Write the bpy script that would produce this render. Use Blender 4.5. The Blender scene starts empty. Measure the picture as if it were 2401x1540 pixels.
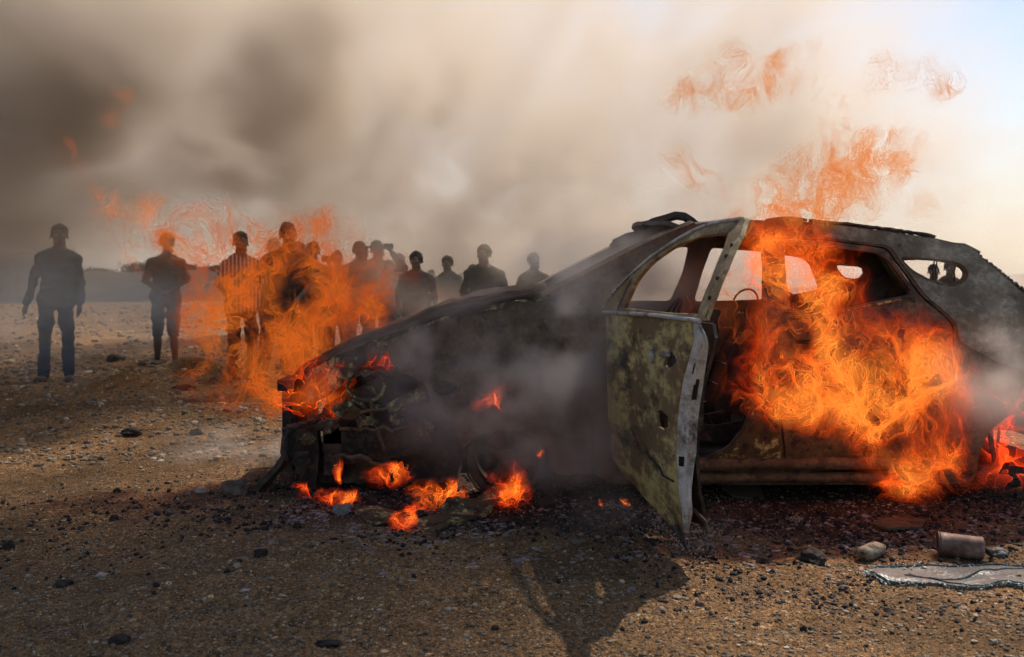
import bpy, bmesh, math, random
import numpy as np
from mathutils import Vector, Matrix, noise as mnoise
from mathutils.geometry import delaunay_2d_cdt
R = math.radians
PI = math.pi
scene = bpy.context.scene
col = scene.collection

# ------------------------------------------------------------------ camera
CAM_H = 1.2
F = 2333.3            # focal length in 2400-wide picture pixels
cam_d = bpy.data.cameras.new('camera')
cam_d.lens = 35.0
cam_d.sensor_width = 36.0
cam_d.shift_y = -0.0542
cam_d.clip_start = 0.05
cam_d.clip_end = 2000
cam_d.dof.use_dof = True
cam_d.dof.focus_distance = 4.9
cam_d.dof.aperture_fstop = 3.2
cam = bpy.data.objects.new('camera', cam_d)
cam.location = (0, 0, CAM_H)
cam.rotation_euler = (R(90), 0, 0)
col.objects.link(cam)
scene.camera = cam

# ------------------------------------------------------------------ sun and sky
SUN_DIR = Vector((0.392, 0.459, 0.796)).normalized()      # towards the sun
SUN_EL = math.asin(SUN_DIR.z)
world = bpy.data.worlds.new('World')
scene.world = world
world.use_nodes = True
wn = world.node_tree
for n in list(wn.nodes): wn.nodes.remove(n)
w_out = wn.nodes.new('ShaderNodeOutputWorld')
w_bg = wn.nodes.new('ShaderNodeBackground')
w_sky = wn.nodes.new('ShaderNodeTexSky')
w_sky.sky_type = 'NISHITA'
w_sky.sun_disc = False
w_sky.sun_elevation = SUN_EL
w_sky.sun_rotation = math.atan2(SUN_DIR.x, SUN_DIR.y)
w_sky.air_density = 1.0
w_sky.dust_density = 0.8
w_sky.ozone_density = 1.0
w_bg.inputs['Strength'].default_value = 0.12
wn.links.new(w_sky.outputs[0], w_bg.inputs['Color'])
wn.links.new(w_bg.outputs[0], w_out.inputs['Surface'])
sun_d = bpy.data.lights.new('sun', 'SUN')
sun_d.energy = 5.0
sun_d.angle = R(0.6)
sun_d.color = (1.0, 0.91, 0.79)
sun = bpy.data.objects.new('sun', sun_d)
sun.rotation_euler = SUN_DIR.to_track_quat('Z', 'Y').to_euler()
sun.location = (10, 14, 22)
col.objects.link(sun)

# ------------------------------------------------------------------ render settings
vs = scene.view_settings
vs.view_transform = 'Standard'
vs.look = 'None'
vs.exposure = 0.2
vs.gamma = 1.0
cy = scene.cycles
cy.use_denoising = True
cy.use_adaptive_sampling = True
cy.adaptive_threshold = 0.05
cy.max_bounces = 6
cy.diffuse_bounces = 2
cy.glossy_bounces = 2
cy.transmission_bounces = 4
cy.volume_bounces = 3
cy.transparent_max_bounces = 40
cy.volume_step_rate = 1.0
cy.volume_max_steps = 256
cy.sample_clamp_indirect = 3.0
cy.caustics_reflective = False
cy.caustics_refractive = False

# ------------------------------------------------------------------ helpers
def W(px, py, Y):
    """world point seen at picture position (px, py) (2400 wide) at distance Y"""
    return Vector(((px - 1200) / F * Y, Y, CAM_H - (py - 640) / F * Y))

def GY(py):
    return CAM_H * F / (py - 640)

def tag(o, label=None, cat=None, group=None, kind=None):
    if label: o['label'] = label
    if cat: o['category'] = cat
    if group: o['group'] = group
    if kind: o['kind'] = kind
    return o

def empty(name, loc, label=None, cat=None, group=None, rz=0):
    o = bpy.data.objects.new(name, None)
    o.empty_display_size = 0.2
    o.location = loc
    o.rotation_euler = (0, 0, rz)
    col.objects.link(o)
    return tag(o, label, cat, group)

def link(name, me, mat=None, parent=None, origin=None):
    """link mesh data given in world coordinates as an object"""
    o = bpy.data.objects.new(name, me)
    if mat is not None:
        me.materials.clear()
        me.materials.append(mat)
    col.objects.link(o)
    if parent is not None:
        o.parent = parent
        p = parent
        M = Matrix.Identity(4)
        chain = []
        while p is not None:
            chain.append(p); p = p.parent
        for q in reversed(chain):
            M = M @ (Matrix.Translation(q.location) @ q.rotation_euler.to_matrix().to_4x4())
        me.transform(M.inverted())
    elif origin is not None:
        me.transform(Matrix.Translation(-Vector(origin)))
        o.location = origin
    return o

def mesh_from(verts, faces, smooth=False, name='m'):
    me = bpy.data.meshes.new(name)
    me.from_pydata([tuple(v) for v in verts], [], faces)
    me.update()
    if smooth:
        me.polygons.foreach_set('use_smooth', [True] * len(me.polygons))
    return me

def np_mesh(V, Fq, smooth=True, name='m'):
    """mesh from numpy arrays; Fq is (n,3) or (n,4)"""
    me = bpy.data.meshes.new(name)
    V = np.asarray(V, np.float32); Fq = np.asarray(Fq, np.int32)
    k = Fq.shape[1]
    me.vertices.add(len(V)); me.vertices.foreach_set('co', V.ravel())
    me.loops.add(Fq.size); me.loops.foreach_set('vertex_index', Fq.ravel())
    me.polygons.add(len(Fq))
    me.polygons.foreach_set('loop_start', np.arange(0, Fq.size, k, dtype=np.int32))
    me.polygons.foreach_set('use_smooth', np.full(len(Fq), smooth))
    me.update(calc_edges=True)
    me.validate()
    return me

class MB:
    """collects simple solids into one mesh"""
    def __init__(self): self.v = []; self.f = []
    def add(self, V, Fs):
        n = len(self.v)
        self.v += [Vector(v) for v in V]
        self.f += [tuple(i + n for i in f) for f in Fs]
    def box(self, c, s, rot=None):
        c = Vector(c); hx, hy, hz = [k / 2 for k in s]
        V = [Vector((x, y, z)) for x in (-hx, hx) for y in (-hy, hy) for z in (-hz, hz)]
        if rot is not None: V = [rot @ v for v in V]
        self.add([c + v for v in V], [(0,1,3,2), (4,6,7,5), (0,4,5,1), (2,3,7,6), (0,2,6,4), (1,5,7,3)])
    def tube(self, pts, r, n=8, closed=False, flat=1.0):
        pts = [Vector(p) for p in pts]
        rs = r if isinstance(r, (list, tuple)) else [r] * len(pts)
        rings = []
        up = Vector((0, 0, 1))
        m = len(pts)
        prev = None
        for i, p in enumerate(pts):
            a = pts[(i - 1) % m] if (closed or i > 0) else p
            b = pts[(i + 1) % m] if (closed or i < m - 1) else p
            t = (b - a).normalized()
            if prev is None:
                s = t.cross(up)
                if s.length < 1e-3: s = t.cross(Vector((1, 0, 0)))
                s.normalize()
            else:
                s = (prev - t * prev.dot(t))
                if s.length < 1e-4: s = t.cross(up)
                s.normalize()
            prev = s
            u = s.cross(t)
            rings.append([p + (s * math.cos(2*PI*k/n) + u * math.sin(2*PI*k/n) * flat) * rs[i] for k in range(n)])
        V = [v for ring in rings for v in ring]
        Fs = []
        for i in range(m - 1 + (1 if closed else 0)):
            j = (i + 1) % m
            for k in range(n):
                Fs.append((i*n + k, i*n + (k+1) % n, j*n + (k+1) % n, j*n + k))
        if not closed:
            Fs.append(tuple(reversed(range(n)))); Fs.append(tuple((m-1)*n + k for k in range(n)))
        self.add(V, Fs)
    def ribbon(self, pts, w, t, wdir):
        """flat strip through pts, width w along wdir(i) and thickness t"""
        pts = [Vector(p) for p in pts]
        m = len(pts); V = []
        for i, p in enumerate(pts):
            a = pts[max(0, i-1)]; b = pts[min(m-1, i+1)]
            tg = (b - a).normalized()
            wd = wdir(i) if callable(wdir) else Vector(wdir)
            wd = (wd - tg * wd.dot(tg)).normalized()
            nn = tg.cross(wd)
            ww = w[i] if isinstance(w, (list, tuple)) else w
            V += [p - wd*ww/2 - nn*t/2, p + wd*ww/2 - nn*t/2, p + wd*ww/2 + nn*t/2, p - wd*ww/2 + nn*t/2]
        Fs = []
        for i in range(m-1):
            for k in range(4):
                Fs.append((i*4+k, i*4+(k+1) % 4, (i+1)*4+(k+1) % 4, (i+1)*4+k))
        Fs += [(3,2,1,0), tuple((m-1)*4+k for k in range(4))]
        self.add(V, Fs)
    def build(self, name, mat, parent=None, smooth=False, origin=None):
        me = mesh_from(self.v, self.f, smooth, name)
        bm = bmesh.new(); bm.from_mesh(me)
        bmesh.ops.recalc_face_normals(bm, faces=bm.faces)
        bm.to_mesh(me); bm.free()
        return link(name, me, mat, parent, origin)

# node helpers
def new_mat(name):
    m = bpy.data.materials.new(name); m.use_nodes = True
    nt = m.node_tree
    for n in list(nt.nodes): nt.nodes.remove(n)
    return m, nt
def nd(nt, t, **kw):
    n = nt.nodes.new(t)
    for k, v in kw.items():
        if k == 'inp':
            for a, b in v.items(): n.inputs[a].default_value = b
        else: setattr(n, k, v)
    return n
def ramp(nt, fac, stops, interp='LINEAR'):
    r = nt.nodes.new('ShaderNodeValToRGB')
    r.color_ramp.interpolation = interp
    e = r.color_ramp.elements
    while len(e) > 1: e.remove(e[-1])
    e[0].position = stops[0][0]
    c = stops[0][1]; e[0].color = tuple(c) + (1,) if len(c) == 3 else c
    for p, c in stops[1:]:
        x = e.new(p); x.color = tuple(c) + (1,)
    nt.links.new(fac, r.inputs[0])
    return r.outputs[0]
def mixc(nt, fac, a, b, mode='MIX'):
    m = nt.nodes.new('ShaderNodeMix'); m.data_type = 'RGBA'; m.blend_type = mode
    for s, v in ((m.inputs[0], fac), (m.inputs[6], a), (m.inputs[7], b)):
        if isinstance(v, bpy.types.NodeSocket): nt.links.new(v, s)
        elif isinstance(v, (int, float)): s.default_value = v
        else: s.default_value = tuple(v) + (1,)
    return m.outputs[2]
def mth(nt, op, a, b=None, c=None, clamp=False):
    m = nt.nodes.new('ShaderNodeMath'); m.operation = op; m.use_clamp = clamp
    for i, v in enumerate((a, b, c)):
        if v is None: continue
        if isinstance(v, bpy.types.NodeSocket): nt.links.new(v, m.inputs[i])
        else: m.inputs[i].default_value = v
    return m.outputs[0]
def tnoise(nt, scale, detail=4, rough=0.55, coord='Object', dist=0.0, lac=2.0, off=None, stretch=None):
    tc = nt.nodes.new('ShaderNodeTexCoord')
    src = tc.outputs[coord]
    if off is not None or stretch is not None:
        mp = nt.nodes.new('ShaderNodeMapping')
        if off: mp.inputs['Location'].default_value = off
        if stretch: mp.inputs['Scale'].default_value = stretch
        nt.links.new(src, mp.inputs[0]); src = mp.outputs[0]
    n = nt.nodes.new('ShaderNodeTexNoise')
    n.inputs['Scale'].default_value = scale; n.inputs['Detail'].default_value = detail
    n.inputs['Roughness'].default_value = rough; n.inputs['Distortion'].default_value = dist
    nt.links.new(src, n.inputs['Vector'])
    return n.outputs[0]
def finish(nt, colr, rough, bump=None, bstr=0.3, bdist=0.01, metal=0.0, spec=0.3, nrm=None):
    b = nt.nodes.new('ShaderNodeBsdfPrincipled')
    o = nt.nodes.new('ShaderNodeOutputMaterial')
    for s, v in (('Base Color', colr), ('Roughness', rough), ('Metallic', metal), ('Specular IOR Level', spec)):
        if isinstance(v, bpy.types.NodeSocket): nt.links.new(v, b.inputs[s])
        elif isinstance(v, (int, float)): b.inputs[s].default_value = v
        else: b.inputs[s].default_value = tuple(v) + (1,)
    if bump is not None:
        bp = nt.nodes.new('ShaderNodeBump')
        bp.inputs['Strength'].default_value = bstr; bp.inputs['Distance'].default_value = bdist
        nt.links.new(bump, bp.inputs['Height']); nt.links.new(bp.outputs[0], b.inputs['Normal'])
    nt.links.new(b.outputs[0], o.inputs['Surface'])
    return b
def simple_mat(name, c, rough=0.8, var=0.35, scale=12.0, bstr=0.3, bdist=0.005, metal=0.0, spec=0.25):
    m, nt = new_mat(name)
    n = tnoise(nt, scale, 5, 0.6)
    k = ramp(nt, n, [(0.3, tuple(x * (1 - var) for x in c)), (0.7, tuple(min(1, x * (1 + var)) for x in c))])
    finish(nt, k, rough, n, bstr, bdist, metal, spec)
    return m

# ------------------------------------------------------------------ numpy noise fields
def _basis(n, cells):
    """cubic B-spline interpolation matrix n x (cells+4)"""
    t = np.linspace(0, cells, n)
    i = np.minimum(t.astype(int), int(cells)); f = t - i
    M = np.zeros((n, int(math.ceil(cells)) + 5), np.float32)
    w = [(1-f)**3/6, (3*f**3-6*f**2+4)/6, (-3*f**3+3*f**2+3*f+1)/6, f**3/6]
    for k in range(4): M[np.arange(n), i + k] += w[k]
    return M
def lattice_noise(shape, cells, seed):
    rng = np.random.default_rng(seed)
    Ms = [_basis(n, c) for n, c in zip(shape, cells)]
    L = rng.standard_normal([M.shape[1] for M in Ms]).astype(np.float32)
    A = np.tensordot(Ms[0], L, (1, 0))
    A = np.tensordot(A, Ms[1], (1, 1)).transpose(0, 2, 1)
    A = np.tensordot(A, Ms[2], (2, 1))
    return A * 2.2
def fractal(shape, size, cell, seed, octaves=4, gain=0.55, ridged=False):
    """size: metres per axis, cell: metres per lattice cell of first octave (scalar or 3)"""
    if not isinstance(cell, (tuple, list)): cell = (cell,) * 3
    out = np.zeros(shape, np.float32); a = 1.0; tot = 0
    for o in range(octaves):
        n = lattice_noise(shape, [max(1.0, s / c * 2**o) for s, c in zip(size, cell)], seed + o * 17)
        if ridged: n = 1 - np.abs(n) * 1.6
        out += a * n; tot += a * a; a *= gain
    return out / math.sqrt(tot)
def sample_grid(G, lo, step, P):
    """trilinear sample of grid G at points P (n,3)"""
    q = (P - np.asarray(lo, np.float32)) / np.asarray(step, np.float32)
    q = np.clip(q, 0, np.array(G.shape) - 1.001)
    i = q.astype(np.int32); f = (q - i).astype(np.float32)
    x, y, z = i.T; fx, fy, fz = f.T
    r = 0
    for dx in (0, 1):
        for dy in (0, 1):
            for dz in (0, 1):
                r = r + G[x+dx, y+dy, z+dz] * (fx if dx else 1-fx) * (fy if dy else 1-fy) * (fz if dz else 1-fz)
    return r
def sstep(a, b, x):
    t = np.clip((x - a) / (b - a), 0, 1)
    return t * t * (3 - 2 * t)

def volume_nodes(me_name, G, lo, hi, to_mesh=None):
    """a mesh whose points carry the grid and a node tree that turns it into a volume (or an isosurface mesh)"""
    nx, ny, nz = G.shape
    me = bpy.data.meshes.new(me_name)
    me.vertices.add(G.size)
    co = np.zeros((G.size, 3), np.float32)
    xs = np.linspace(lo[0], hi[0], nx); ys = np.linspace(lo[1], hi[1], ny); zs = np.linspace(lo[2], hi[2], nz)
    gx, gy, gz = np.meshgrid(xs, ys, zs, indexing='ij')
    co[:, 0] = gx.ravel(); co[:, 1] = gy.ravel(); co[:, 2] = gz.ravel()
    me.vertices.foreach_set('co', co.ravel())
    at = me.attributes.new('dens', 'FLOAT', 'POINT')
    at.data.foreach_set('value', G.astype(np.float32).ravel())
    ng = bpy.data.node_groups.new(me_name + '_nodes', 'GeometryNodeTree')
    ng.interface.new_socket('Geometry', in_out='INPUT', socket_type='NodeSocketGeometry')
    ng.interface.new_socket('Geometry', in_out='OUTPUT', socket_type='NodeSocketGeometry')
    gi = ng.nodes.new('NodeGroupInput'); go = ng.nodes.new('NodeGroupOutput')
    vc = ng.nodes.new('GeometryNodeVolumeCube')
    vc.inputs['Min'].default_value = lo; vc.inputs['Max'].default_value = hi
    vc.inputs['Resolution X'].default_value = nx
    vc.inputs['Resolution Y'].default_value = ny
    vc.inputs['Resolution Z'].default_value = nz
    pos = ng.nodes.new('GeometryNodeInputPosition')
    sub = ng.nodes.new('ShaderNodeVectorMath'); sub.operation = 'SUBTRACT'; sub.inputs[1].default_value = lo
    div = ng.nodes.new('ShaderNodeVectorMath'); div.operation = 'DIVIDE'
    div.inputs[1].default_value = tuple((h - l) / (n - 1) for l, h, n in zip(lo, hi, G.shape))
    add = ng.nodes.new('ShaderNodeVectorMath'); add.operation = 'ADD'; add.inputs[1].default_value = (0.5, 0.5, 0.5)
    flo = ng.nodes.new('ShaderNodeVectorMath'); flo.operation = 'FLOOR'
    sep = ng.nodes.new('ShaderNodeSeparateXYZ')
    L = ng.links.new
    L(pos.outputs[0], sub.inputs[0]); L(sub.outputs[0], div.inputs[0]); L(div.outputs[0], add.inputs[0]); L(add.outputs[0], flo.inputs[0]); L(flo.outputs[0], sep.inputs[0])
    # integer index: (x*ny + y)*nz + z, done with integer math to keep it exact
    def imath(op, a, b):
        m = ng.nodes.new('FunctionNodeIntegerMath'); m.operation = op
        for s, v in ((m.inputs[0], a), (m.inputs[1], b)):
            if isinstance(v, int): s.default_value = v
            else: L(v, s)
        return m.outputs[0]
    i1 = imath('MULTIPLY', sep.outputs[0], ny); i2 = imath('ADD', i1, sep.outputs[1])
    i3 = imath('MULTIPLY', i2, nz); i4 = imath('ADD', i3, sep.outputs[2])
    na = ng.nodes.new('GeometryNodeInputNamedAttribute'); na.data_type = 'FLOAT'; na.inputs['Name'].default_value = 'dens'
    si = ng.nodes.new('GeometryNodeSampleIndex'); si.data_type = 'FLOAT'; si.domain = 'POINT'; si.clamp = True
    L(gi.outputs[0], si.inputs['Geometry']); L(na.outputs[0], si.inputs['Value']); L(i4, si.inputs['Index'])
    L(si.outputs[0], vc.inputs['Density'])
    out = vc.outputs[0]
    if to_mesh is not None:
        vm = ng.nodes.new('GeometryNodeVolumeToMesh')
        vm.inputs['Threshold'].default_value = to_mesh[0]
        vm.inputs['Adaptivity'].default_value = to_mesh[1]
        L(out, vm.inputs['Volume']); out = vm.outputs[0]
    sm = ng.nodes.new('GeometryNodeSetMaterial')
    L(out, sm.inputs['Geometry']); L(sm.outputs[0], go.inputs[0])
    return me, ng, sm

def iso_mesh(G, lo, hi, thr, adapt=0.0, name='iso'):
    """isosurface of a numpy grid as plain mesh arrays"""
    me, ng, sm = volume_nodes(name, G, lo, hi, (thr, adapt))
    o = bpy.data.objects.new(name, me); col.objects.link(o)
    md = o.modifiers.new('g', 'NODES'); md.node_group = ng
    dg = bpy.context.evaluated_depsgraph_get(); dg.update()
    ev = o.evaluated_get(dg)
    m2 = bpy.data.meshes.new_from_object(ev)
    n = len(m2.vertices)
    V = np.zeros(n * 3, np.float32); m2.vertices.foreach_get('co', V)
    m2.calc_loop_triangles()
    T = np.zeros(len(m2.loop_triangles) * 3, np.int32); m2.loop_triangles.foreach_get('vertices', T)
    bpy.data.objects.remove(o); bpy.data.meshes.remove(me); bpy.data.meshes.remove(m2); bpy.data.node_groups.remove(ng)
    return V.reshape(-1, 3), T.reshape(-1, 3)
# ------------------------------------------------------------------ ground
_rngl = np.random.default_rng(5)
_LAT = _rngl.standard_normal((256, 256)).astype(np.float32)
def _b1(t):
    i = np.floor(t).astype(int); f = t - i
    w = [(1-f)**3/6, (3*f**3-6*f**2+4)/6, (-3*f**3+3*f**2+3*f+1)/6, f**3/6]
    M = np.zeros((len(t), 256), np.float32)
    for k in range(4): M[np.arange(len(t)), (i + k) % 256] += w[k]
    return M
def noise2(xs, ys, cell, off=0.0):
    return _b1(xs / cell + off) @ _LAT @ _b1(ys / cell + off * 1.7).T * 2.0

def axis(lo, hi, step, far, grow=1.12):
    a = list(np.arange(lo, hi + 1e-6, step))
    d = step; x = hi
    while x < far: d *= grow; x += d; a.append(x)
    d = step; x = lo; b = []
    while x > -far if lo < 0 else x > -40: d *= grow; x -= d; b.append(x)
    return np.array(b[::-1] + a, np.float32)
GX = axis(-5.6, 5.0, 0.022, 700); GYs = axis(2.4, 12.5, 0.026, 1200)
def _ground():
    X, Y = np.meshgrid(GX, GYs, indexing='ij')
    near = sstep(40, 10, np.hypot(X, Y))
    Z = 0.030 * noise2(GX, GYs, 1.6, 3.3) * near
    Z += 0.012 * noise2(GX, GYs, 0.45, 9.1) * near
    fine = sstep(14, 9, Y) * sstep(8, 5, np.abs(X))
    Z += fine * 0.0055 * noise2(GX, GYs, 0.12, 1.9)
    n3 = noise2(GX, GYs, 0.055, 7.7)
    Z += fine * 0.0065 * np.clip(n3, -0.3, None)
    # dirt mounds and ruts on the left behind the wreck
    for (px, py, rx, ry, h) in ((470, 880, .55, .30, .16), (330, 905, .5, .35, .10), (620, 900, .6, .4, .07), (180, 850, .8, .3, .10),
                                (300, 1000, .35, .22, .07), (560, 960, .5, .22, .05), (90, 960, .5, .3, .05)):
        y0 = GY(py); x0 = (px - 1200) / F * y0
        d = ((X - x0) / rx)**2 + ((Y - y0) / ry)**2
        Z += h * np.exp(-d) * (1 + 0.5 * noise2(GX, GYs, 0.16, 4.4))
    Z *= 1 - 0.75 * np.exp(-(((X - 0.8) / 2.6)**4 + ((Y - 5.9) / 1.2)**4))     # flat under the wreck
    return X, Y, Z
GXX, GYY, GZ = _ground()
def ground_z(x, y):
    i = int(np.clip(np.searchsorted(GX, x) - 1, 0, len(GX) - 2)); j = int(np.clip(np.searchsorted(GYs, y) - 1, 0, len(GYs) - 2))
    fx = (x - GX[i]) / (GX[i+1] - GX[i]); fy = (y - GYs[j]) / (GYs[j+1] - GYs[j])
    fx = min(max(fx, 0), 1); fy = min(max(fy, 0), 1)
    return float((GZ[i, j]*(1-fx) + GZ[i+1, j]*fx)*(1-fy) + (GZ[i, j+1]*(1-fx) + GZ[i+1, j+1]*fx)*fy)

def stone_color(nt, v, stops):
    return ramp(nt, v, stops)

def ground_mat():
    m, nt = new_mat('dry_gravelly_soil')
    tc = nd(nt, 'ShaderNodeTexCoord')
    big = tnoise(nt, 0.7, 5, 0.6)
    mid = tnoise(nt, 5.0, 6, 0.65)
    fine = tnoise(nt, 60.0, 4, 0.7)
    base = ramp(nt, mid, [(0.30, (0.075, 0.046, 0.024)), (0.5, (0.15, 0.096, 0.052)), (0.68, (0.24, 0.16, 0.092))])
    base = mixc(nt, mth(nt, 'MULTIPLY', fine, 0.9), base, ramp(nt, fine, [(0.35, (0.03, 0.019, 0.011)), (0.5, (0.15, 0.098, 0.054)), (0.66, (0.40, 0.29, 0.18))]))
    # gravel grains: every cell its own tone
    hs = []
    col_ = base
    for sc, lo_, amt in ((34.0, 0.42, 0.75), (95.0, 0.35, 0.8)):
        vo = nd(nt, 'ShaderNodeTexVoronoi', inp={'Scale': sc, 'Randomness': 1.0})
        nt.links.new(tc.outputs['Object'], vo.inputs['Vector'])
        sp = nd(nt, 'ShaderNodeSeparateColor'); nt.links.new(vo.outputs['Color'], sp.inputs[0])
        tone = ramp(nt, sp.outputs[0], [(0.0, (0.025, 0.016, 0.011)), (0.35, (0.10, 0.064, 0.036)), (0.7, (0.22, 0.15, 0.09)), (0.93, (0.38, 0.29, 0.20)), (1.0, (0.66, 0.58, 0.46))])
        msk = mth(nt, 'MULTIPLY', mth(nt, 'GREATER_THAN', sp.outputs[1], lo_), mth(nt, 'LESS_THAN', vo.outputs['Distance'], 0.48))
        col_ = mixc(nt, mth(nt, 'MULTIPLY', msk, amt), col_, tone)
        hs.append(mth(nt, 'MULTIPLY', msk, mth(nt, 'SUBTRACT', 0.55, vo.outputs['Distance'])))
    # oily burnt stain round the wreck, own irregular outline
    sx = nd(nt, 'ShaderNodeSeparateXYZ'); nt.links.new(tc.outputs['Object'], sx.inputs[0])
    wob = mth(nt, 'MULTIPLY', mth(nt, 'SUBTRACT', tnoise(nt, 1.1, 6, 0.68), 0.5), 3.4)
    dx = mth(nt, 'DIVIDE', mth(nt, 'SUBTRACT', sx.outputs[0], 0.7), 3.0)
    dy = mth(nt, 'DIVIDE', mth(nt, 'SUBTRACT', sx.outputs[1], 5.75), 1.45)
    d2 = mth(nt, 'ADD', mth(nt, 'MULTIPLY', dx, dx), mth(nt, 'MULTIPLY', dy, dy))
    burn = ramp(nt, mth(nt, 'ADD', d2, wob), [(0.45, (1, 1, 1)), (1.35, (0, 0, 0))])
    bf = mth(nt, 'MULTIPLY', burn, 0.93)
    col_ = mixc(nt, bf, col_, mixc(nt, fine, (0.012, 0.009, 0.009), (0.075, 0.055, 0.05)))
    # scattered noise patches of darker brown over the soil
    st = ramp(nt, tnoise(nt, 0.55, 6, 0.65, off=(3.1, 8.0, 0)), [(0.47, (0, 0, 0)), (0.60, (1, 1, 1))])
    col_ = mixc(nt, mth(nt, 'MULTIPLY', st, 0.6), col_, (0.05, 0.033, 0.018))
    h = mth(nt, 'ADD', mth(nt, 'MULTIPLY', hs[0], 1.0), mth(nt, 'MULTIPLY', hs[1], 0.45))
    h = mth(nt, 'ADD', h, mth(nt, 'MULTIPLY', fine, 0.35))
    b = finish(nt, mixc(nt, 1.0, col_, (1.22, .98, .72), 'MULTIPLY'), 0.9, h, 1.0, 0.022, 0, 0.12)
    return m
M_SOIL = ground_mat()
def build_ground():
    nx, ny = GXX.shape
    V = np.stack([GXX.ravel(), GYY.ravel(), GZ.ravel()], 1)
    idx = np.arange(nx * ny).reshape(nx, ny)
    Q = np.stack([idx[:-1, :-1], idx[1:, :-1], idx[1:, 1:], idx[:-1, 1:]], -1).reshape(-1, 4)
    me = np_mesh(V, Q, True, 'ground')
    o = link('ground', me, M_SOIL); tag(o, kind='structure')
build_ground()

# hills: a low scrubby ridge on the left, far behind the bystanders
def build_hills():
    xs = np.linspace(-75, 5, 330); ys = np.linspace(34, 78, 60)
    X, Y = np.meshgrid(xs, ys, indexing='ij')
    n = noise2(xs, ys, 6.0, 2.0); n2 = noise2(xs, ys, 1.3, 5.0); n3 = noise2(xs, ys, .5, 6.0)
    sx = X / Y
    ridge = np.exp(-((Y - 56) / 9.0)**2)
    H = 1.25 + 2.0 * sstep(-0.425, -0.50, sx) + 0.15 * sstep(-0.36, -0.43, sx)
    H = H * sstep(-0.16, -0.30, sx)
    Z = (H + 0.22 * n + 0.12 * n2 + 0.07 * n3) * ridge * sstep(34, 42, Y) - 0.06
    idx = np.arange(X.size).reshape(X.shape)
    Q = np.stack([idx[:-1, :-1], idx[1:, :-1], idx[1:, 1:], idx[:-1, 1:]], -1).reshape(-1, 4)
    m, nt = new_mat('scrub_hillside')
    nn = tnoise(nt, 1.4, 7, 0.7)
    c = ramp(nt, nn, [(0.38, (0.018, 0.016, 0.012)), (0.55, (0.035, 0.028, 0.02)), (0.72, (0.09, 0.065, 0.045))])
    finish(nt, c, 0.95, nn, 0.8, 0.3)
    o = link('hills', np_mesh(np.stack([X.ravel(), Y.ravel(), Z.ravel()], 1), Q, True, 'hills'), m)
    tag(o, kind='structure')
    return xs, ys, Z
HX, HY, HZ = build_hills()
def hill_z(x, y):
    i = int(np.clip(np.searchsorted(HX, x), 0, len(HX) - 1)); j = int(np.clip(np.searchsorted(HY, y), 0, len(HY) - 1))
    return float(HZ[i, j])

M_LEAF = simple_mat('dusty_leaves', (0.045, 0.05, 0.032), 0.9, 0.5, 3.0)
M_TWIG = simple_mat('dry_bark', (0.06, 0.045, 0.035), 0.9, 0.3, 20)
def bush(x, y, r, h, label, seed, cat='bush', bare=False):
    rnd = random.Random(seed)
    z0 = hill_z(x, y) - 0.1
    root = empty('desert_shrub', (x, y, z0), label, cat, 'shrubs on the far ridge')
    mb = MB()
    tips = []
    for k in range(9):
        a = rnd.uniform(0, 2*PI); el = rnd.uniform(0.5, 1.3); L = h * rnd.uniform(.6, 1.05)
        p = Vector((x, y, z0)); pts = [p]
        d = Vector((math.cos(a)*math.cos(el), math.sin(a)*math.cos(el), math.sin(el)))
        for s in range(4):
            d = (d + Vector([rnd.uniform(-.25, .25) for _ in range(3)])).normalized()
            p = p + d * L / 4; pts.append(p.copy())
        mb.tube(pts, [.07*(1 - i/5) for i in range(5)], 5); tips += pts[2:]
    mb.build('branches', M_TWIG, root)
    n = 1500
    ft = MB(); V = []; Fs = []
    for i in range(n):
        c = rnd.choice(tips) + Vector([rnd.gauss(0, r*.28), rnd.gauss(0, r*.28), rnd.gauss(0, h*.14)])
        if c.z < z0: continue
        s = rnd.uniform(.05, .12) * (0.6 + h / 3)
        a = Vector([rnd.uniform(-1, 1) for _ in range(3)]).normalized(); b = a.cross(Vector([rnd.uniform(-1, 1) for _ in range(3)])).normalized()
        k = len(V); V += [c - a*s, c + b*s*.6, c + a*s, c - b*s*.6]; Fs.append((k, k+1, k+2, k+3))
    link('foliage', mesh_from(V, Fs), M_LEAF, root)
bush(-29.2, 57, 2.2, 2.0, 'dark shrub with ragged top at far left edge of the ridge', 1)
bush(-27.3, 56, 1.8, 1.9, 'dark shrub crowning the ridge just left of the first man', 2)
bush(-25.6, 55, 1.6, 1.5, 'lower dark shrub on the ridge behind the first man', 3)
for k, (x, y, l_) in enumerate(((-22.5, 54, 'low dark shrub on the ridge just right of the first man'), (-20.8, 55, 'second low ridge shrub right of the first man'),
                               (-19.3, 54, 'low ridge shrub midway between the first two men'), (-17.6, 53, 'low ridge shrub just left of the second man'), (-15.8, 54, 'low ridge shrub right behind the second man'))):
    bush(x, y, 1.0, .42 + .1*(k % 2), l_, 10 + k)

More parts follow.
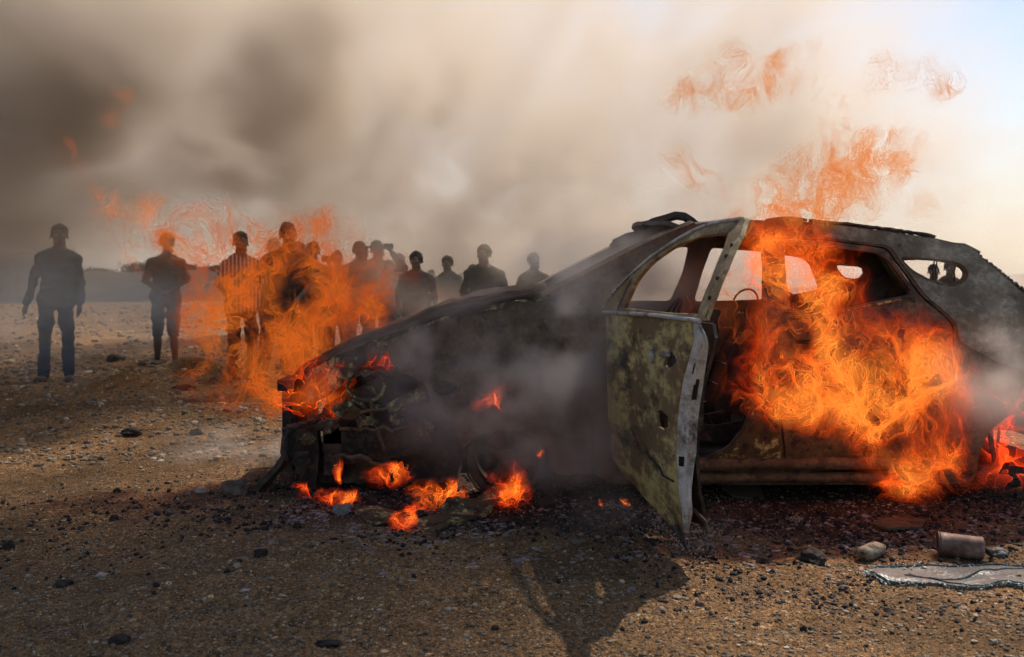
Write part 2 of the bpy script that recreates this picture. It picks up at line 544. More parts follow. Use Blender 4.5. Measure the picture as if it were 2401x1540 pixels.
# ------------------------------------------------------------------ gravel
def rock_shape(rnd, sub=1, rough=0.25):
    bm = bmesh.new(); bmesh.ops.create_icosphere(bm, subdivisions=sub, radius=1.0)
    off = Vector([rnd.uniform(0, 50) for _ in range(3)])
    V = np.array([(v.co * (1 + rough * mnoise.noise(v.co * 1.3 + off) * 2 + rough * .5 * mnoise.noise(v.co * 3.1 + off)))[:] for v in bm.verts], np.float32)
    Fs = np.array([[v.index for v in f.verts] for f in bm.faces], np.int32)
    bm.free(); return V, Fs
def stone_mat():
    m, nt = new_mat('gravel_stone')
    g = nd(nt, 'ShaderNodeNewGeometry')
    c = ramp(nt, g.outputs['Random Per Island'], [(0, (0.03, 0.019, 0.012)), (0.3, (0.085, 0.053, 0.028)), (0.65, (0.16, 0.105, 0.058)), (0.90, (0.30, 0.21, 0.125)), (1, (0.62, 0.50, 0.36))])
    n = tnoise(nt, 90, 4, 0.6)
    c = mixc(nt, 0.35, c, ramp(nt, n, [(0.35, (0.05, 0.035, 0.025)), (0.65, (0.4, 0.32, 0.23))]))
    finish(nt, c, 0.8, n, 0.5, 0.003)
    return m
M_STONE = stone_mat()
M_CHARBIT = simple_mat('charred_crumbs', (0.018, 0.014, 0.013), 0.75, 0.6, 40)
def scatter(name, mat, n, pos, smin, smax, seed, flat=0.6, sub=1, power=2.2, label=None, cat=None):
    rnd = random.Random(seed)
    shapes = [rock_shape(rnd, sub) for _ in range(8)]
    Vs = []; Fs = []; base = 0
    for i in range(n):
        p = pos(rnd)
        if p is None: continue
        x, y = p
        s = smin + (smax - smin) * rnd.random()**power
        V, Fq = shapes[rnd.randrange(8)]
        a = rnd.uniform(0, 2*PI); c_, s_ = math.cos(a), math.sin(a)
        sx, sy, sz = s*rnd.uniform(.7, 1.3), s*rnd.uniform(.6, 1.1), s*rnd.uniform(.5, 1.0)*flat*1.3
        Q = V * np.array([sx, sy, sz], np.float32)
        Q = np.stack([Q[:, 0]*c_ - Q[:, 1]*s_ + x, Q[:, 0]*s_ + Q[:, 1]*c_ + y, Q[:, 2] + ground_z(x, y) + sz*.35], 1)
        Vs.append(Q); Fs.append(Fq + base); base += len(Q)
    o = link(name, np_mesh(np.concatenate(Vs), np.concatenate(Fs), False, name), mat)
    tag(o, label, cat, None, 'stuff')
    return o
def pos_near(rnd):
    y = 2.6 + 7.5 * rnd.random()**1.35
    x = rnd.uniform(-0.6, 0.62) * (y + 0.6)
    return x, y
scatter('gravel', M_STONE, 30000, pos_near, .0025, .012, 11, power=3.2, label='fine loose gravel covering the bare dirt', cat='gravel')
def pos_tiny(rnd):
    y = 2.9 + 3.6 * rnd.random()**1.2
    return rnd.uniform(-0.56, 0.56) * y, y
scatter('grit', M_STONE, 42000, pos_tiny, .0014, .0048, 19, flat=.9, power=1.5, label='coarse pale and brown grit covering the foreground', cat='grit')
def pos_far(rnd):
    y = 6.5 + 9 * rnd.random(); x = -rnd.uniform(0.12, 0.60) * y
    return x, y
scatter('stones', M_STONE, 4500, pos_far, .012, .035, 12, power=2.4, label='small stones strewn over the ground at the bystanders feet', cat='stones')
def pos_plain(rnd):
    y = 12 + 26 * rnd.random()**1.4; return rnd.uniform(-.58, .58) * y, y
scatter('plain_stones', M_STONE, 6500, pos_plain, .02, .07, 18, power=2.2, label='stones dotting the plain behind the bystanders', cat='stones')
def pos_burn(rnd):
    while True:
        x = rnd.gauss(0.7, 1.9); y = rnd.gauss(5.05, .42)
        if 3.2 < y < 6.2 and mnoise.noise(Vector((x*1.5, y*2.2, 3))) + .35 * rnd.random() > -.05: return x, y
scatter('burnt_debris', M_CHARBIT, 9000, pos_burn, .003, .017, 13, power=4.0, flat=.7, label='charred crumbs and cinders littering the ground round the wreck', cat='debris')
def pos_pale(rnd):
    while True:
        x = rnd.uniform(-1.2, 3.4); y = rnd.gauss(4.75, .40)
        if 3.6 < y < 5.4 and mnoise.noise(Vector((x*2.5, y*4, 9))) > 0.02: return x, y
scatter('ash_flakes', simple_mat('pale_ash', (0.22, 0.17, 0.15), .9, .5, 30), 2600, pos_pale, .004, .022, 14, power=3.0, flat=.25, label='pale flakes of ash and glass trodden into the burnt ground', cat='ash')

def rock(px, py, wpx, hpx, label, seed, mat=None, group='larger rocks on the dirt', name='rock', cat='rock', depth=.8):
    y = GY(py); x = (px - 1200) / F * y
    k = y / F
    rnd = random.Random(seed)
    V, Fq = rock_shape(rnd, 3, .3)
    c0 = V.mean(0)
    V = V - c0
    V = V / np.abs(V).max(0)
    wpx *= .85; hpx *= .8
    V = V * np.array([wpx*k/2, wpx*k/2*depth, hpx*k*.62], np.float32)
    z = ground_z(x, y)
    V[:, 2] += hpx*k*.24
    o = link(name, np_mesh(V, Fq, False, name), mat or M_ROCK)
    o.location = (x, y, z); o.rotation_euler = (0, 0, rnd.uniform(-.3, .3))
    tag(o, label, cat, group)
    return o
M_ROCK = simple_mat('brown_rock', (0.14, 0.098, 0.066), .85, .45, 14, .6, .01)
M_DARKROCK = simple_mat('sooty_clod', (0.035, 0.024, 0.018), .9, .5, 18, .7, .01)
M_PALEROCK = simple_mat('white_chip', (0.36, 0.29, 0.22), .8, .2, 20)
rock(556, 1150, 92, 52, 'big brown rock lying just left of the car front', 21)
rock(470, 1143, 34, 22, 'pale rock left of the big brown rock', 22, M_PALEROCK)
rock(440, 1150, 30, 16, 'small brown rock at the left end of the rock row', 23)
rock(610, 1310, 46, 28, 'rounded dark rock below the edge of the car shadow', 24, M_DARKROCK)
rock(697, 1240, 26, 24, 'dark clod inside the shadow in front of the car nose', 25, M_DARKROCK)
rock(268, 1205, 30, 22, 'dark clod alone on the shaded dirt at left', 26, M_DARKROCK)
rock(400, 1190, 34, 18, 'brown stone at the start of the shaded dirt', 27)
rock(275, 1135, 24, 16, 'little dark stone near the pale gravel at left', 28, M_DARKROCK)
rock(20, 1255, 40, 30, 'black clod at the left picture edge', 29, M_DARKROCK)
rock(555, 1340, 22, 14, 'small white chip under the rounded dark rock', 30, M_PALEROCK)
rock(575, 1392, 36, 9, 'thin flat white chip in the middle of the left foreground', 31, M_PALEROCK)
rock(238, 1335, 36, 16, 'flat pale stone in the dark left foreground', 32, M_PALEROCK)
rock(150, 1352, 60, 22, 'flat dark clod left of the flat pale stone', 33, M_DARKROCK)
rock(280, 1498, 66, 26, 'big dark clod at bottom left', 34, M_DARKROCK)
rock(1350, 1283, 44, 22, 'tan rock on the dark ground beneath the door tip', 35)
rock(1790, 1300, 40, 26, 'dark stone right of the door foot', 36, M_DARKROCK)
rock(1635, 1275, 36, 24, 'brown stone just beneath the door tip', 37)
rock(1705, 1518, 40, 22, 'pale rounded pebble at bottom right of centre', 38, M_ROCK)
rock(1758, 1530, 26, 18, 'grey pebble at the bottom edge right of the door shadow', 39, M_DARKROCK)
rock(2330, 1490, 26, 16, 'white pebble near the bottom right corner', 40, M_PALEROCK)
rock(1640, 1395, 30, 18, 'brown pebble right of the door shadow', 41)
rock(1050, 1425, 20, 12, 'tiny white pebble left of the door shadow', 42, M_PALEROCK)
rock(1160, 1465, 26, 16, 'grey pebble beside the left arm of the door shadow', 43, M_DARKROCK)
rock(1885, 1440, 26, 20, 'dark pebble on the sunlit sand under the bottle', 44, M_DARKROCK)
rock(2080, 1400, 22, 14, 'tan pebble under the shattered glass sheet', 45)
rock(422, 942, 16, 12, 'bright white chip on the dirt behind the car front', 46, M_PALEROCK)
rock(310, 1005, 70, 26, 'dark broken clod on the pale gravel at left', 47, M_DARKROCK)
rock(430, 915, 80, 22, 'long dark heap of dug soil near the second man', 48, M_DARKROCK, depth=.5)
rock(275, 850, 60, 30, 'dark clod behind and right of the first man', 49, M_DARKROCK)
rock(460, 1008, 40, 22, 'pointed dark clod above the drifting ground smoke', 50, M_DARKROCK)
rock(1905, 1305, 95, 50, 'charred black lump smouldering right of the door', 51, M_DARKROCK, name='charred_lump', cat='charred lump', group=None)
rock(770, 1500, 80, 24, 'flat black scrap at the bottom left of the door shadow', 52, M_DARKROCK, name='charred_scrap', cat='scrap', group=None, depth=.5)

def pos_cinder(rnd):
    while True:
        x = rnd.gauss(1.35, .55); y = rnd.gauss(4.0, .28)
        if y > 2.9 and mnoise.noise(Vector((x*2.2, y*3.2, 5))) + .3*rnd.random() > .05: return x, y
scatter('soot_clods', M_CHARBIT, 1500, pos_cinder, .003, .013, 15, power=3.0, flat=.7, label='black soot clods sprinkled on the sunlit sand right of the door shadow', cat='soot')
# ------------------------------------------------------------------ burnt car
def burnt(name, paint, rust=(0.10, 0.05, 0.028), char=(0.014, 0.011, 0.010), t=(0.42, 0.52), scale=3.2, crack=0.35, rough=.75, seed=0.0, spots=.55, spec=.3, st=None):
    m, nt = new_mat(name)
    a = tnoise(nt, scale, 7, .70, off=(seed, seed*1.3, 0), dist=.15, stretch=st)
    b = tnoise(nt, scale*4.5, 6, .7, off=(seed+5, 0, 0), stretch=st)
    f = tnoise(nt, 70, 5, .7)
    v = mth(nt, 'ADD', mth(nt, 'MULTIPLY', a, .7), mth(nt, 'MULTIPLY', b, .3))
    pc = ramp(nt, b, [(.3, tuple(x*.55 for x in paint)), (.55, paint), (.75, tuple(min(1, x*1.35) for x in paint))])
    c = mixc(nt, ramp(nt, v, [(t[0], (1, 1, 1)), (t[1], (0, 0, 0))]), pc, rust)
    bl = ramp(nt, tnoise(nt, scale*1.6, 7, .72, off=(seed+11, 2, 0), dist=.2, stretch=st), [(spots-.05, (0, 0, 0)), (spots+.06, (1, 1, 1))])
    c = mixc(nt, mth(nt, 'MULTIPLY', bl, .85), c, char)
    tc = nd(nt, 'ShaderNodeTexCoord')
    vo = nd(nt, 'ShaderNodeTexVoronoi', feature='DISTANCE_TO_EDGE', inp={'Scale': 26.0}); nt.links.new(tc.outputs['Object'], vo.inputs['Vector'])
    ck = mth(nt, 'MULTIPLY', ramp(nt, vo.outputs['Distance'], [(.0, (1, 1, 1)), (.045, (0, 0, 0))]), mth(nt, 'GREATER_THAN', b, 1 - crack))
    c = mixc(nt, ck, c, char)
    c = mixc(nt, mth(nt, 'MULTIPLY', f, .5), c, mixc(nt, .5, c, (.02, .015, .012)))
    hb = mth(nt, 'ADD', mth(nt, 'MULTIPLY', b, .6), mth(nt, 'MULTIPLY', f, .25))
    hb = mth(nt, 'SUBTRACT', hb, mth(nt, 'MULTIPLY', ck, .4))
    hb = mth(nt, 'SUBTRACT', hb, mth(nt, 'MULTIPLY', bl, .35))
    finish(nt, c, rough, hb, .6, .006, 0, spec)
    return m
P_DOOR = burnt('scorched_olive_paint', (.54, .40, .15), rust=(.19, .115, .05), t=(.46, .54), scale=5.0, spots=.575, seed=2.0, st=(1, .42, 1))
P_SIDE = burnt('rusted_burnt_paint', (.22, .145, .065), rust=(.09, .05, .027), t=(.42, .66), scale=8.0, spots=.58, seed=7.0)
P_ASH = burnt('ashen_burnt_paint', (.30, .28, .20), rust=(.15, .12, .075), t=(.46, .60), scale=6.5, spots=.64, seed=4.0)
P_ROOF = burnt('grey_scorched_metal', (.14, .105, .08), rust=(.10, .07, .05), t=(.48, .60), scale=2.5, spots=.60, seed=9.0)
P_CHAR = burnt('charred_metal', (.085, .058, .038), rust=(.04, .024, .016), t=(.4, .55), scale=5, spots=.5, seed=1.0)
P_HOOD = burnt('browned_hood_metal', (.10, .066, .042), rust=(.05, .028, .018), t=(.45, .6), scale=3.2, spots=.56, seed=12.0, rough=.95, spec=.12)
P_YEL = burnt('blistered_yellow_primer', (.60, .49, .18), rust=(.10, .06, .025), t=(.52, .60), scale=9, spots=.56, seed=6.0)
P_NOSE = burnt('flaking_nose_metal', (.46, .37, .15), rust=(.07, .04, .022), t=(.50, .60), scale=7, spots=.54, seed=15.0)
P_JAMB = burnt('bare_grey_jamb_metal', (.56, .51, .46), rust=(.24, .18, .13), t=(.40, .50), scale=5, spots=.60, seed=3.0, crack=.1)
P_FRAME = burnt('scorched_window_frame', (.60, .47, .23), rust=(.28, .18, .09), t=(.50, .62), scale=6, spots=.60, seed=8.0)

def pip(p, poly):
    x, y = p; c = False; n = len(poly); j = n - 1
    for i in range(n):
        xi, yi = poly[i]; xj, yj = poly[j]
        if (yi > y) != (yj > y) and x < (xj - xi) * (y - yi) / (yj - yi) + xi: c = not c
        j = i
    return c
def densify(poly, step, closed=True, smooth=0):
    pts = [Vector(p) for p in poly]
    out = []
    n = len(pts)
    for i in range(n if closed else n - 1):
        a = pts[i]; b = pts[(i+1) % n]; k = max(1, int((b - a).length / step))
        for q in range(k): out.append(a.lerp(b, q / k))
    if not closed: out.append(pts[-1])
    for _ in range(smooth):
        m = len(out); out = [(out[(i-1) % m] + out[i]*2 + out[(i+1) % m]) / 4 if (closed or 0 < i < m-1) else out[i] for i in range(m)]
    return out
def panel(name, outline, holes, fmap, thick, mat, parent, step=.025, smooth=2, dent=.004, rag=.0, seed=0, origin_flip=False, rim_mat=None, rim_name=None):
    """sheet metal panel: 2-D outline (u, v) with holes, mapped by fmap to 3-D, given real thickness along `thick`"""
    rnd = random.Random(seed)
    loops = [densify(outline, step, True, smooth)] + [densify(h, step*.8, True, smooth) for h in holes]
    if rag:
        for lp in loops:
            for p in lp:
                v = mnoise.noise(Vector((p.x*22, p.y*22, seed))); p.x += v*rag; p.y += mnoise.noise(Vector((p.y*22, p.x*22, seed+9)))*rag
    vs = []; es = []
    for lp in loops:
        n0 = len(vs); vs += [Vector((p.x, p.y)) for p in lp]
        es += [(n0+i, n0+(i+1) % len(lp)) for i in range(len(lp))]
    ox = [p.x for p in loops[0]]; oy = [p.y for p in loops[0]]
    polys = [[(p.x, p.y) for p in lp] for lp in loops]
    allb = np.array([[p.x, p.y] for lp in loops for p in lp])
    y = min(oy) + step/2; row = 0
    while y < max(oy):
        x = min(ox) + (step/2 if row % 2 else 0)
        while x < max(ox):
            q = (x + rnd.uniform(-.15, .15)*step, y + rnd.uniform(-.15, .15)*step)
            if pip(q, polys[0]) and not any(pip(q, h) for h in polys[1:]):
                if np.min(np.hypot(allb[:, 0]-q[0], allb[:, 1]-q[1])) > step*.45: vs.append(Vector(q))
            x += step
        y += step*.87; row += 1
    r = delaunay_2d_cdt(vs, es, [], 0, 1e-6)
    V2 = r[0]; T = []
    for f in r[2]:
        cx = sum(V2[i].x for i in f)/3; cyy = sum(V2[i].y for i in f)/3
        if pip((cx, cyy), polys[0]) and not any(pip((cx, cyy), h) for h in polys[1:]): T.append(tuple(f))
    th = thick if callable(thick) else (lambda u, v: Vector(thick))
    front = []; back = []
    for p in V2:
        q = fmap(p.x, p.y); t = th(p.x, p.y); tn = t.normalized()
        d = mnoise.noise(q*2.3 + Vector((seed, 0, 0)))*dent*2.2 + mnoise.noise(q*7.5 + Vector((0, seed, 0)))*dent
        q = q + tn * d
        front.append(q); back.append(q + t)
    n = len(front)
    cnt = {}
    for f in T:
        for a, b in ((f[0], f[1]), (f[1], f[2]), (f[2], f[0])): cnt[(a, b)] = 1
    rim = [(a, b) for (a, b) in cnt if (b, a) not in cnt]
    Fs = [tuple(f) for f in T] + [tuple(i + n for i in reversed(f)) for f in T]
    rimf = [(b, a, a+n, b+n) for a, b in rim]
    me = mesh_from(front + back, Fs + rimf, False, name)
    sm = [True]*len(Fs) + [False]*len(rimf)
    me.polygons.foreach_set('use_smooth', sm)
    bm = bmesh.new(); bm.from_mesh(me); bmesh.ops.recalc_face_normals(bm, faces=bm.faces)
    for e in bm.edges:
        if len(e.link_faces) == 2 and e.calc_face_angle(0) > .6: e.smooth = False
    bm.to_mesh(me); bm.free()
    return link(name, me, mat, parent)

# ---- body surface of the near (left) side, as a depth Y for a given X, Z
YC = 6.03
def side_y(x, z):
    y = 5.18 - .02*math.sin(max(0, min(1, (z-.15)/.85))*PI)
    if z > .98: y += (z - .98)*.46
    if z < .30: y += (.30 - z)*.25
    if x < -.45: y += (-.45 - x)**2 * .42
    if x > 2.7: y += (x - 2.7)**2 * .35
    return y
def S(px, py):
    Y = 5.2; X = Z = 0
    for _ in range(8):
        X = (px - 1200)/F*Y; Z = CAM_H - (py - 640)/F*Y
        Y = side_y(X, Z)
    return (X, Z)
def SS(l): return [S(*p) for p in l]
def near(u, v, off=0.0): return Vector((u, side_y(u, v) + off, v))
def far(u, v, off=0.0): return Vector((u, 2*YC - side_y(u, v) - off, v))

car = empty('burning_car', (1.0, YC, 0), 'burnt out car shell in flames, its near front door hanging open towards the camera', 'car')
REAR_DOOR = [(1803, 556), (1940, 562), (2080, 580), (2110, 625), (2158, 690), (2236, 760), (2240, 860), (2238, 940), (2215, 1010), (2190, 1102), (1838, 1108), (1830, 1000), (1822, 850), (1806, 700)]
REAR_WIN = [(1838, 574), (1940, 578), (2060, 594), (2085, 612), (2112, 650), (2138, 690), (2060, 706), (1960, 728), (1856, 742), (1842, 660)]
QUARTER = [(2112, 606), (2200, 612), (2246, 622), (2266, 638), (2256, 660), (2228, 669), (2180, 655), (2140, 634)]
FRONT_OPEN = [(1422, 742), (1440, 700), (1500, 640), (1570, 590), (1640, 558), (1720, 549), (1782, 550), (1790, 620), (1786, 760), (1778, 880), (1765, 950), (1742, 1005), (1705, 1050), (1650, 1076), (1560, 1085), (1468, 1086), (1432, 1050), (1420, 900)]
ARCH = [(2545, 1098), (2535, 1040), (2495, 985), (2430, 958), (2365, 972), (2315, 1015), (2295, 1060), (2288, 1110)]
def build_sides():
    outer = [(1392, 1112), (1385, 900), (1380, 760), (1290, 712), (1282, 694), (1400, 632), (1500, 582), (1560, 552), (1620, 527), (1700, 517), (1800, 516), (1890, 520), (2000, 531), (2100, 545), (2180, 557), (2280, 577),
             (2302, 604), (2345, 640), (2400, 688), (2500, 722), (2590, 770), (2640, 860), (2650, 960), (2640, 1080)] + ARCH + [(2280, 1132), (2190, 1136), (1440, 1136)]
    hole_rear = [(x, y) for x, y in REAR_DOOR]
    o = panel('body_side', SS(outer), [SS(FRONT_OPEN), SS(hole_rear), SS(QUARTER)], near, lambda u, v: Vector((0, .035, 0)), P_SIDE, car, .028, 1, .004, .002, 3)
    # ashen upper rear gets its own panel skin, laid 3 mm proud of the side
    ash = [(1905, 523), (2000, 533), (2100, 547), (2180, 559), (2278, 579), (2300, 606), (2343, 642), (2398, 690), (2498, 724), (2588, 772), (2636, 850), (2560, 900), (2440, 880), (2340, 850), (2248, 800), (2242, 757), (2165, 688), (2118, 622), (2086, 576), (1940, 557), (1906, 553)]
    q2 = [(2106, 601), (2200, 607), (2250, 617), (2272, 638), (2262, 664), (2226, 674), (2176, 660), (2132, 638)]
    panel('rear_quarter_skin', SS(ash), [SS(q2)], lambda u, v: near(u, v, -.006), lambda u, v: Vector((0, .005, 0)), P_ASH, car, .024, 1, .0035, .003, 3)
    rw = [(x + (1850 - x)*0, y) for x, y in REAR_WIN]
    cx, cy_ = 2010, 840
    rd = [(x + (4 if x < cx else -4), y + (3 if y < cy_ else -3)) for x, y in REAR_DOOR]
    door = panel('rear_door', SS(rd), [SS(rw)], lambda u, v: near(u, v, -.004), lambda u, v: Vector((0, .045, 0)), P_SIDE, car, .026, 1, .007, .002, 5)
    mb = MB()   # belt strip and waist crease of the rear door
    for pts, r in (([(1858, 748), (1960, 733), (2062, 711), (2140, 694)], .007), ([(1842, 955), (1960, 950), (2100, 930), (2225, 905)], .006)):
        mb.tube([near(*S(*p), -.012) for p in pts], r, 6)
    mb.build('trim_strip', P_YEL, door)
    mb = MB(); p = near(*S(1905, 800), -.02)
    mb.tube([p + Vector((-.09, .01, 0)), p + Vector((-.06, -.02, 0)), p + Vector((.06, -.02, 0)), p + Vector((.09, .01, 0))], .011, 8)
    mb.build('handle', P_CHAR, door, True)
    # far side: both doors shut, windows burnt out
    fo = [(1392, 1112), (1385, 900), (1290, 712), (1282, 694), (1400, 632), (1500, 582), (1560, 552), (1620, 527), (1700, 517), (1890, 520), (2000, 531), (2180, 557), (2280, 577), (2302, 604), (2400, 688), (2500, 722), (2590, 770), (2650, 960), (2640, 1080)] + ARCH + [(2280, 1132), (1440, 1136)]
    fw = [(x, y) for x, y in [(1395, 724), (1440, 690), (1500, 640), (1560, 600), (1620, 576), (1716, 562), (1712, 640), (1690, 726)]]
    fr = [(1782, 566), (1940, 578), (2060, 596), (2086, 614), (2138, 690), (2060, 706), (1960, 722), (1762, 728), (1770, 640)]
    fq = [(2160, 616), (2246, 622), (2262, 640), (2250, 658), (2200, 655)]
    panel('far_body_side', SS(fo), [SS(fw), SS(fr), SS(fq)], far, lambda u, v: Vector((0, -.03, 0)), P_ROOF, car, .035, 1, .004, .002, 8)
build_sides()

# B-pillar inner flare and sill
def build_sill():
    mb = MB()
    for z, y0, r in ((.205, 5.19, .035), (.13, 5.21, .03)):
        mb.tube([(S(1440, 1100)[0] + k*.28, y0 + .02*math.sin(k*3), z + .004*math.sin(k*5)) for k in range(7)], r, 8)
    mb.build('sill', P_SIDE, car, True)
    # flared base of the middle pillar, yellow primer showing
    ol = [(1648, 1083), (1706, 1054), (1744, 1008), (1766, 955), (1790, 930), (1822, 960), (1830, 1090), (1822, 1101), (1650, 1101)]
    panel('pillar_base', SS(ol), [], lambda u, v: near(u, v, -.010), lambda u, v: Vector((0, .008, 0)), P_YEL, car, .02, 1, .005, .002, 11)
    ol = [(1792, 560), (1803, 560), (1822, 850), (1828, 935), (1790, 925), (1770, 948), (1782, 880), (1790, 760), (1794, 640)]
    panel('middle_pillar', SS(ol), [], lambda u, v: near(u, v, -.007), lambda u, v: Vector((0, .006, 0)), P_SIDE, car, .02, 1, .004, .001, 12)
build_sill()

# roof
def roof_edge(x):
    """height and depth of the roof's near edge at x"""
    pts = [(1.00, None)]
    tab = [(1600, 534), (1640, 522), (1700, 517), (1800, 516), (1890, 520), (2000, 531), (2100, 545), (2180, 557), (2280, 577)]
    P = [S(*t) for t in tab]
    for (xa, za), (xb, zb) in zip(P, P[1:]):
        if x <= xb: 
            t = max(0, (x - xa)/(xb - xa)); return za + (zb - za)*t
    return P[-1][1]
def build_roof():
    x0 = S(1600, 534)[0]; x1 = S(2280, 577)[0]
    def f(u, v):
        z = roof_edge(u); ye = side_y(u, z) + .015
        y = ye + (2*YC - 2*ye)*v
        crown = .028*math.sin(PI*v)**.7 - .05*math.exp(-((u-1.75)/.25)**2 - ((v-.55)/.25)**2) 
        return Vector((u, y, z - .004 + crown + .012*mnoise.noise(Vector((u*5, v*5, 2)))))
    nx, nv = 70, 36
    V = []; Fs = []
    for i in range(nx+1):
        for j in range(nv+1):
            v = j/nv
            xs_ = x0 - .10*math.sin(PI*v) + (x1 - x0 + .10*math.sin(PI*v))*i/nx
            xs_ += (.02*mnoise.noise(Vector((j*.4, 3, 1))) if i == 0 else 0)
            V.append(f(xs_, v))
    n = len(V)
    V += [v - Vector((0, 0, .012)) for v in V]
    for i in range(nx):
        for j in range(nv):
            a = i*(nv+1)+j; q = (a, a+nv+1, a+nv+2, a+1)
            Fs.append(q); Fs.append(tuple(k+n for k in reversed(q)))
    for i in range(nx):
        for j in (0, nv):
            a = i*(nv+1)+j; Fs.append((a, a+nv+1, a+nv+1+n, a+n))
    for j in range(nv):
        for i in (0, nx):
            a = i*(nv+1)+j; Fs.append((a, a+1, a+1+n, a+n))
    me = mesh_from(V, Fs, True)
    bm = bmesh.new(); bm.from_mesh(me); bmesh.ops.recalc_face_normals(bm, faces=bm.faces); bm.to_mesh(me); bm.free()
    roof = link('roof', me, P_ROOF, car)
    # charred seal remains standing up along the roof seam
    mb = MB()
    pts = []
    for k in range(46):
        px_ = 1900 + k*6.6
        py_ = np.interp(px_, [1890, 2000, 2100, 2180, 2205], [519, 529, 542, 553, 560])
        x, z = S(px_, py_)
        pts.append(Vector((x, side_y(x, z) + .03, z + .006 + .004*mnoise.noise(Vector((k*.9, 0, 0))))))
    mb.tube(pts, [max(.006, .012 + .005*mnoise.noise(Vector((k*.33, 5, 0)))) for k in range(46)], 6)
    mb.build('charred_roof_seal', P_CHAR, roof)
    mb = MB(); pts = []
    for k in range(16):
        x, z = S(1800 + k*6.5, 516)
        pts.append(Vector((x, side_y(x, z) + .05, z + .002 + .006*math.sin(PI*k/15))))
    mb.tube(pts, [.008 + .009*math.sin(PI*k/15) for k in range(16)], 6)
    mb.build('charred_roof_lump', P_CHAR, roof)
    # front header rail across the windscreen top and the buckled strip curling above it
    mb = MB()
    mb.ribbon([(x0 - .03 - .11*math.sin(PI*k/12), 5.42 + 1.22*k/12, 1.455 + .02*math.sin(PI*k/12) + .004*(k % 2)) for k in range(13)], .10, .025, (1, 0, -.35))
    mb.build('header_rail', P_ROOF, car)
    mb = MB()
    cpts = [(1508, 533), (1530, 522), (1556, 514), (1584, 507), (1604, 508), (1620, 520), (1634, 530), (1652, 540)]
    mb.ribbon([W(a, b, 5.75 - .02*i) + Vector((0, 0, 0.004*(i % 2))) for i, (a, b) in enumerate(cpts)], [.02, .034, .038, .040, .040, .038, .036, .03], .03, (0, .6, 1))
    mb.build('curled_roof_strip', P_CHAR, car)
    mb = MB()
    mb.ribbon([W(a, b, 5.9) for a, b in [(1436, 572), (1470, 562), (1500, 558), (1540, 556), (1590, 550), (1630, 545)]], [.03, .06, .07, .07, .06, .05], .10, (0, .2, 1))
    mb.ribbon([W(a, b, 5.8) for a, b in [(1430, 577), (1470, 566), (1500, 558), (1530, 552), (1580, 545)]], [.02, .035, .05, .06, .06], .05, (0, .2, 1))
    mb.build('windscreen_frame_top', P_ROOF, car)
    # near and far front pillars as box sections
    def pillar(name, pts, Yf, w, mat):
        mb = MB(); P3 = []
        for (a, b) in pts:
            x, z = S(a, b); P3.append(Vector((x, Yf(x, z), z)))
        mb.ribbon(P3, w, .06, (0, -.25, 1)); mb.build(name, mat, car)
    pillar('front_pillar', [(1270, 706), (1330, 676), (1400, 640), (1480, 598), (1560, 560), (1630, 533)], lambda x, z: side_y(x, z) + .035, .075, P_SIDE)
    pillar('front_pillar', [(1240, 712), (1300, 682), (1400, 628), (1480, 586), (1560, 550), (1630, 530)], lambda x, z: 2*YC - side_y(x, z) - .03, .085, P_ROOF)
build_roof()

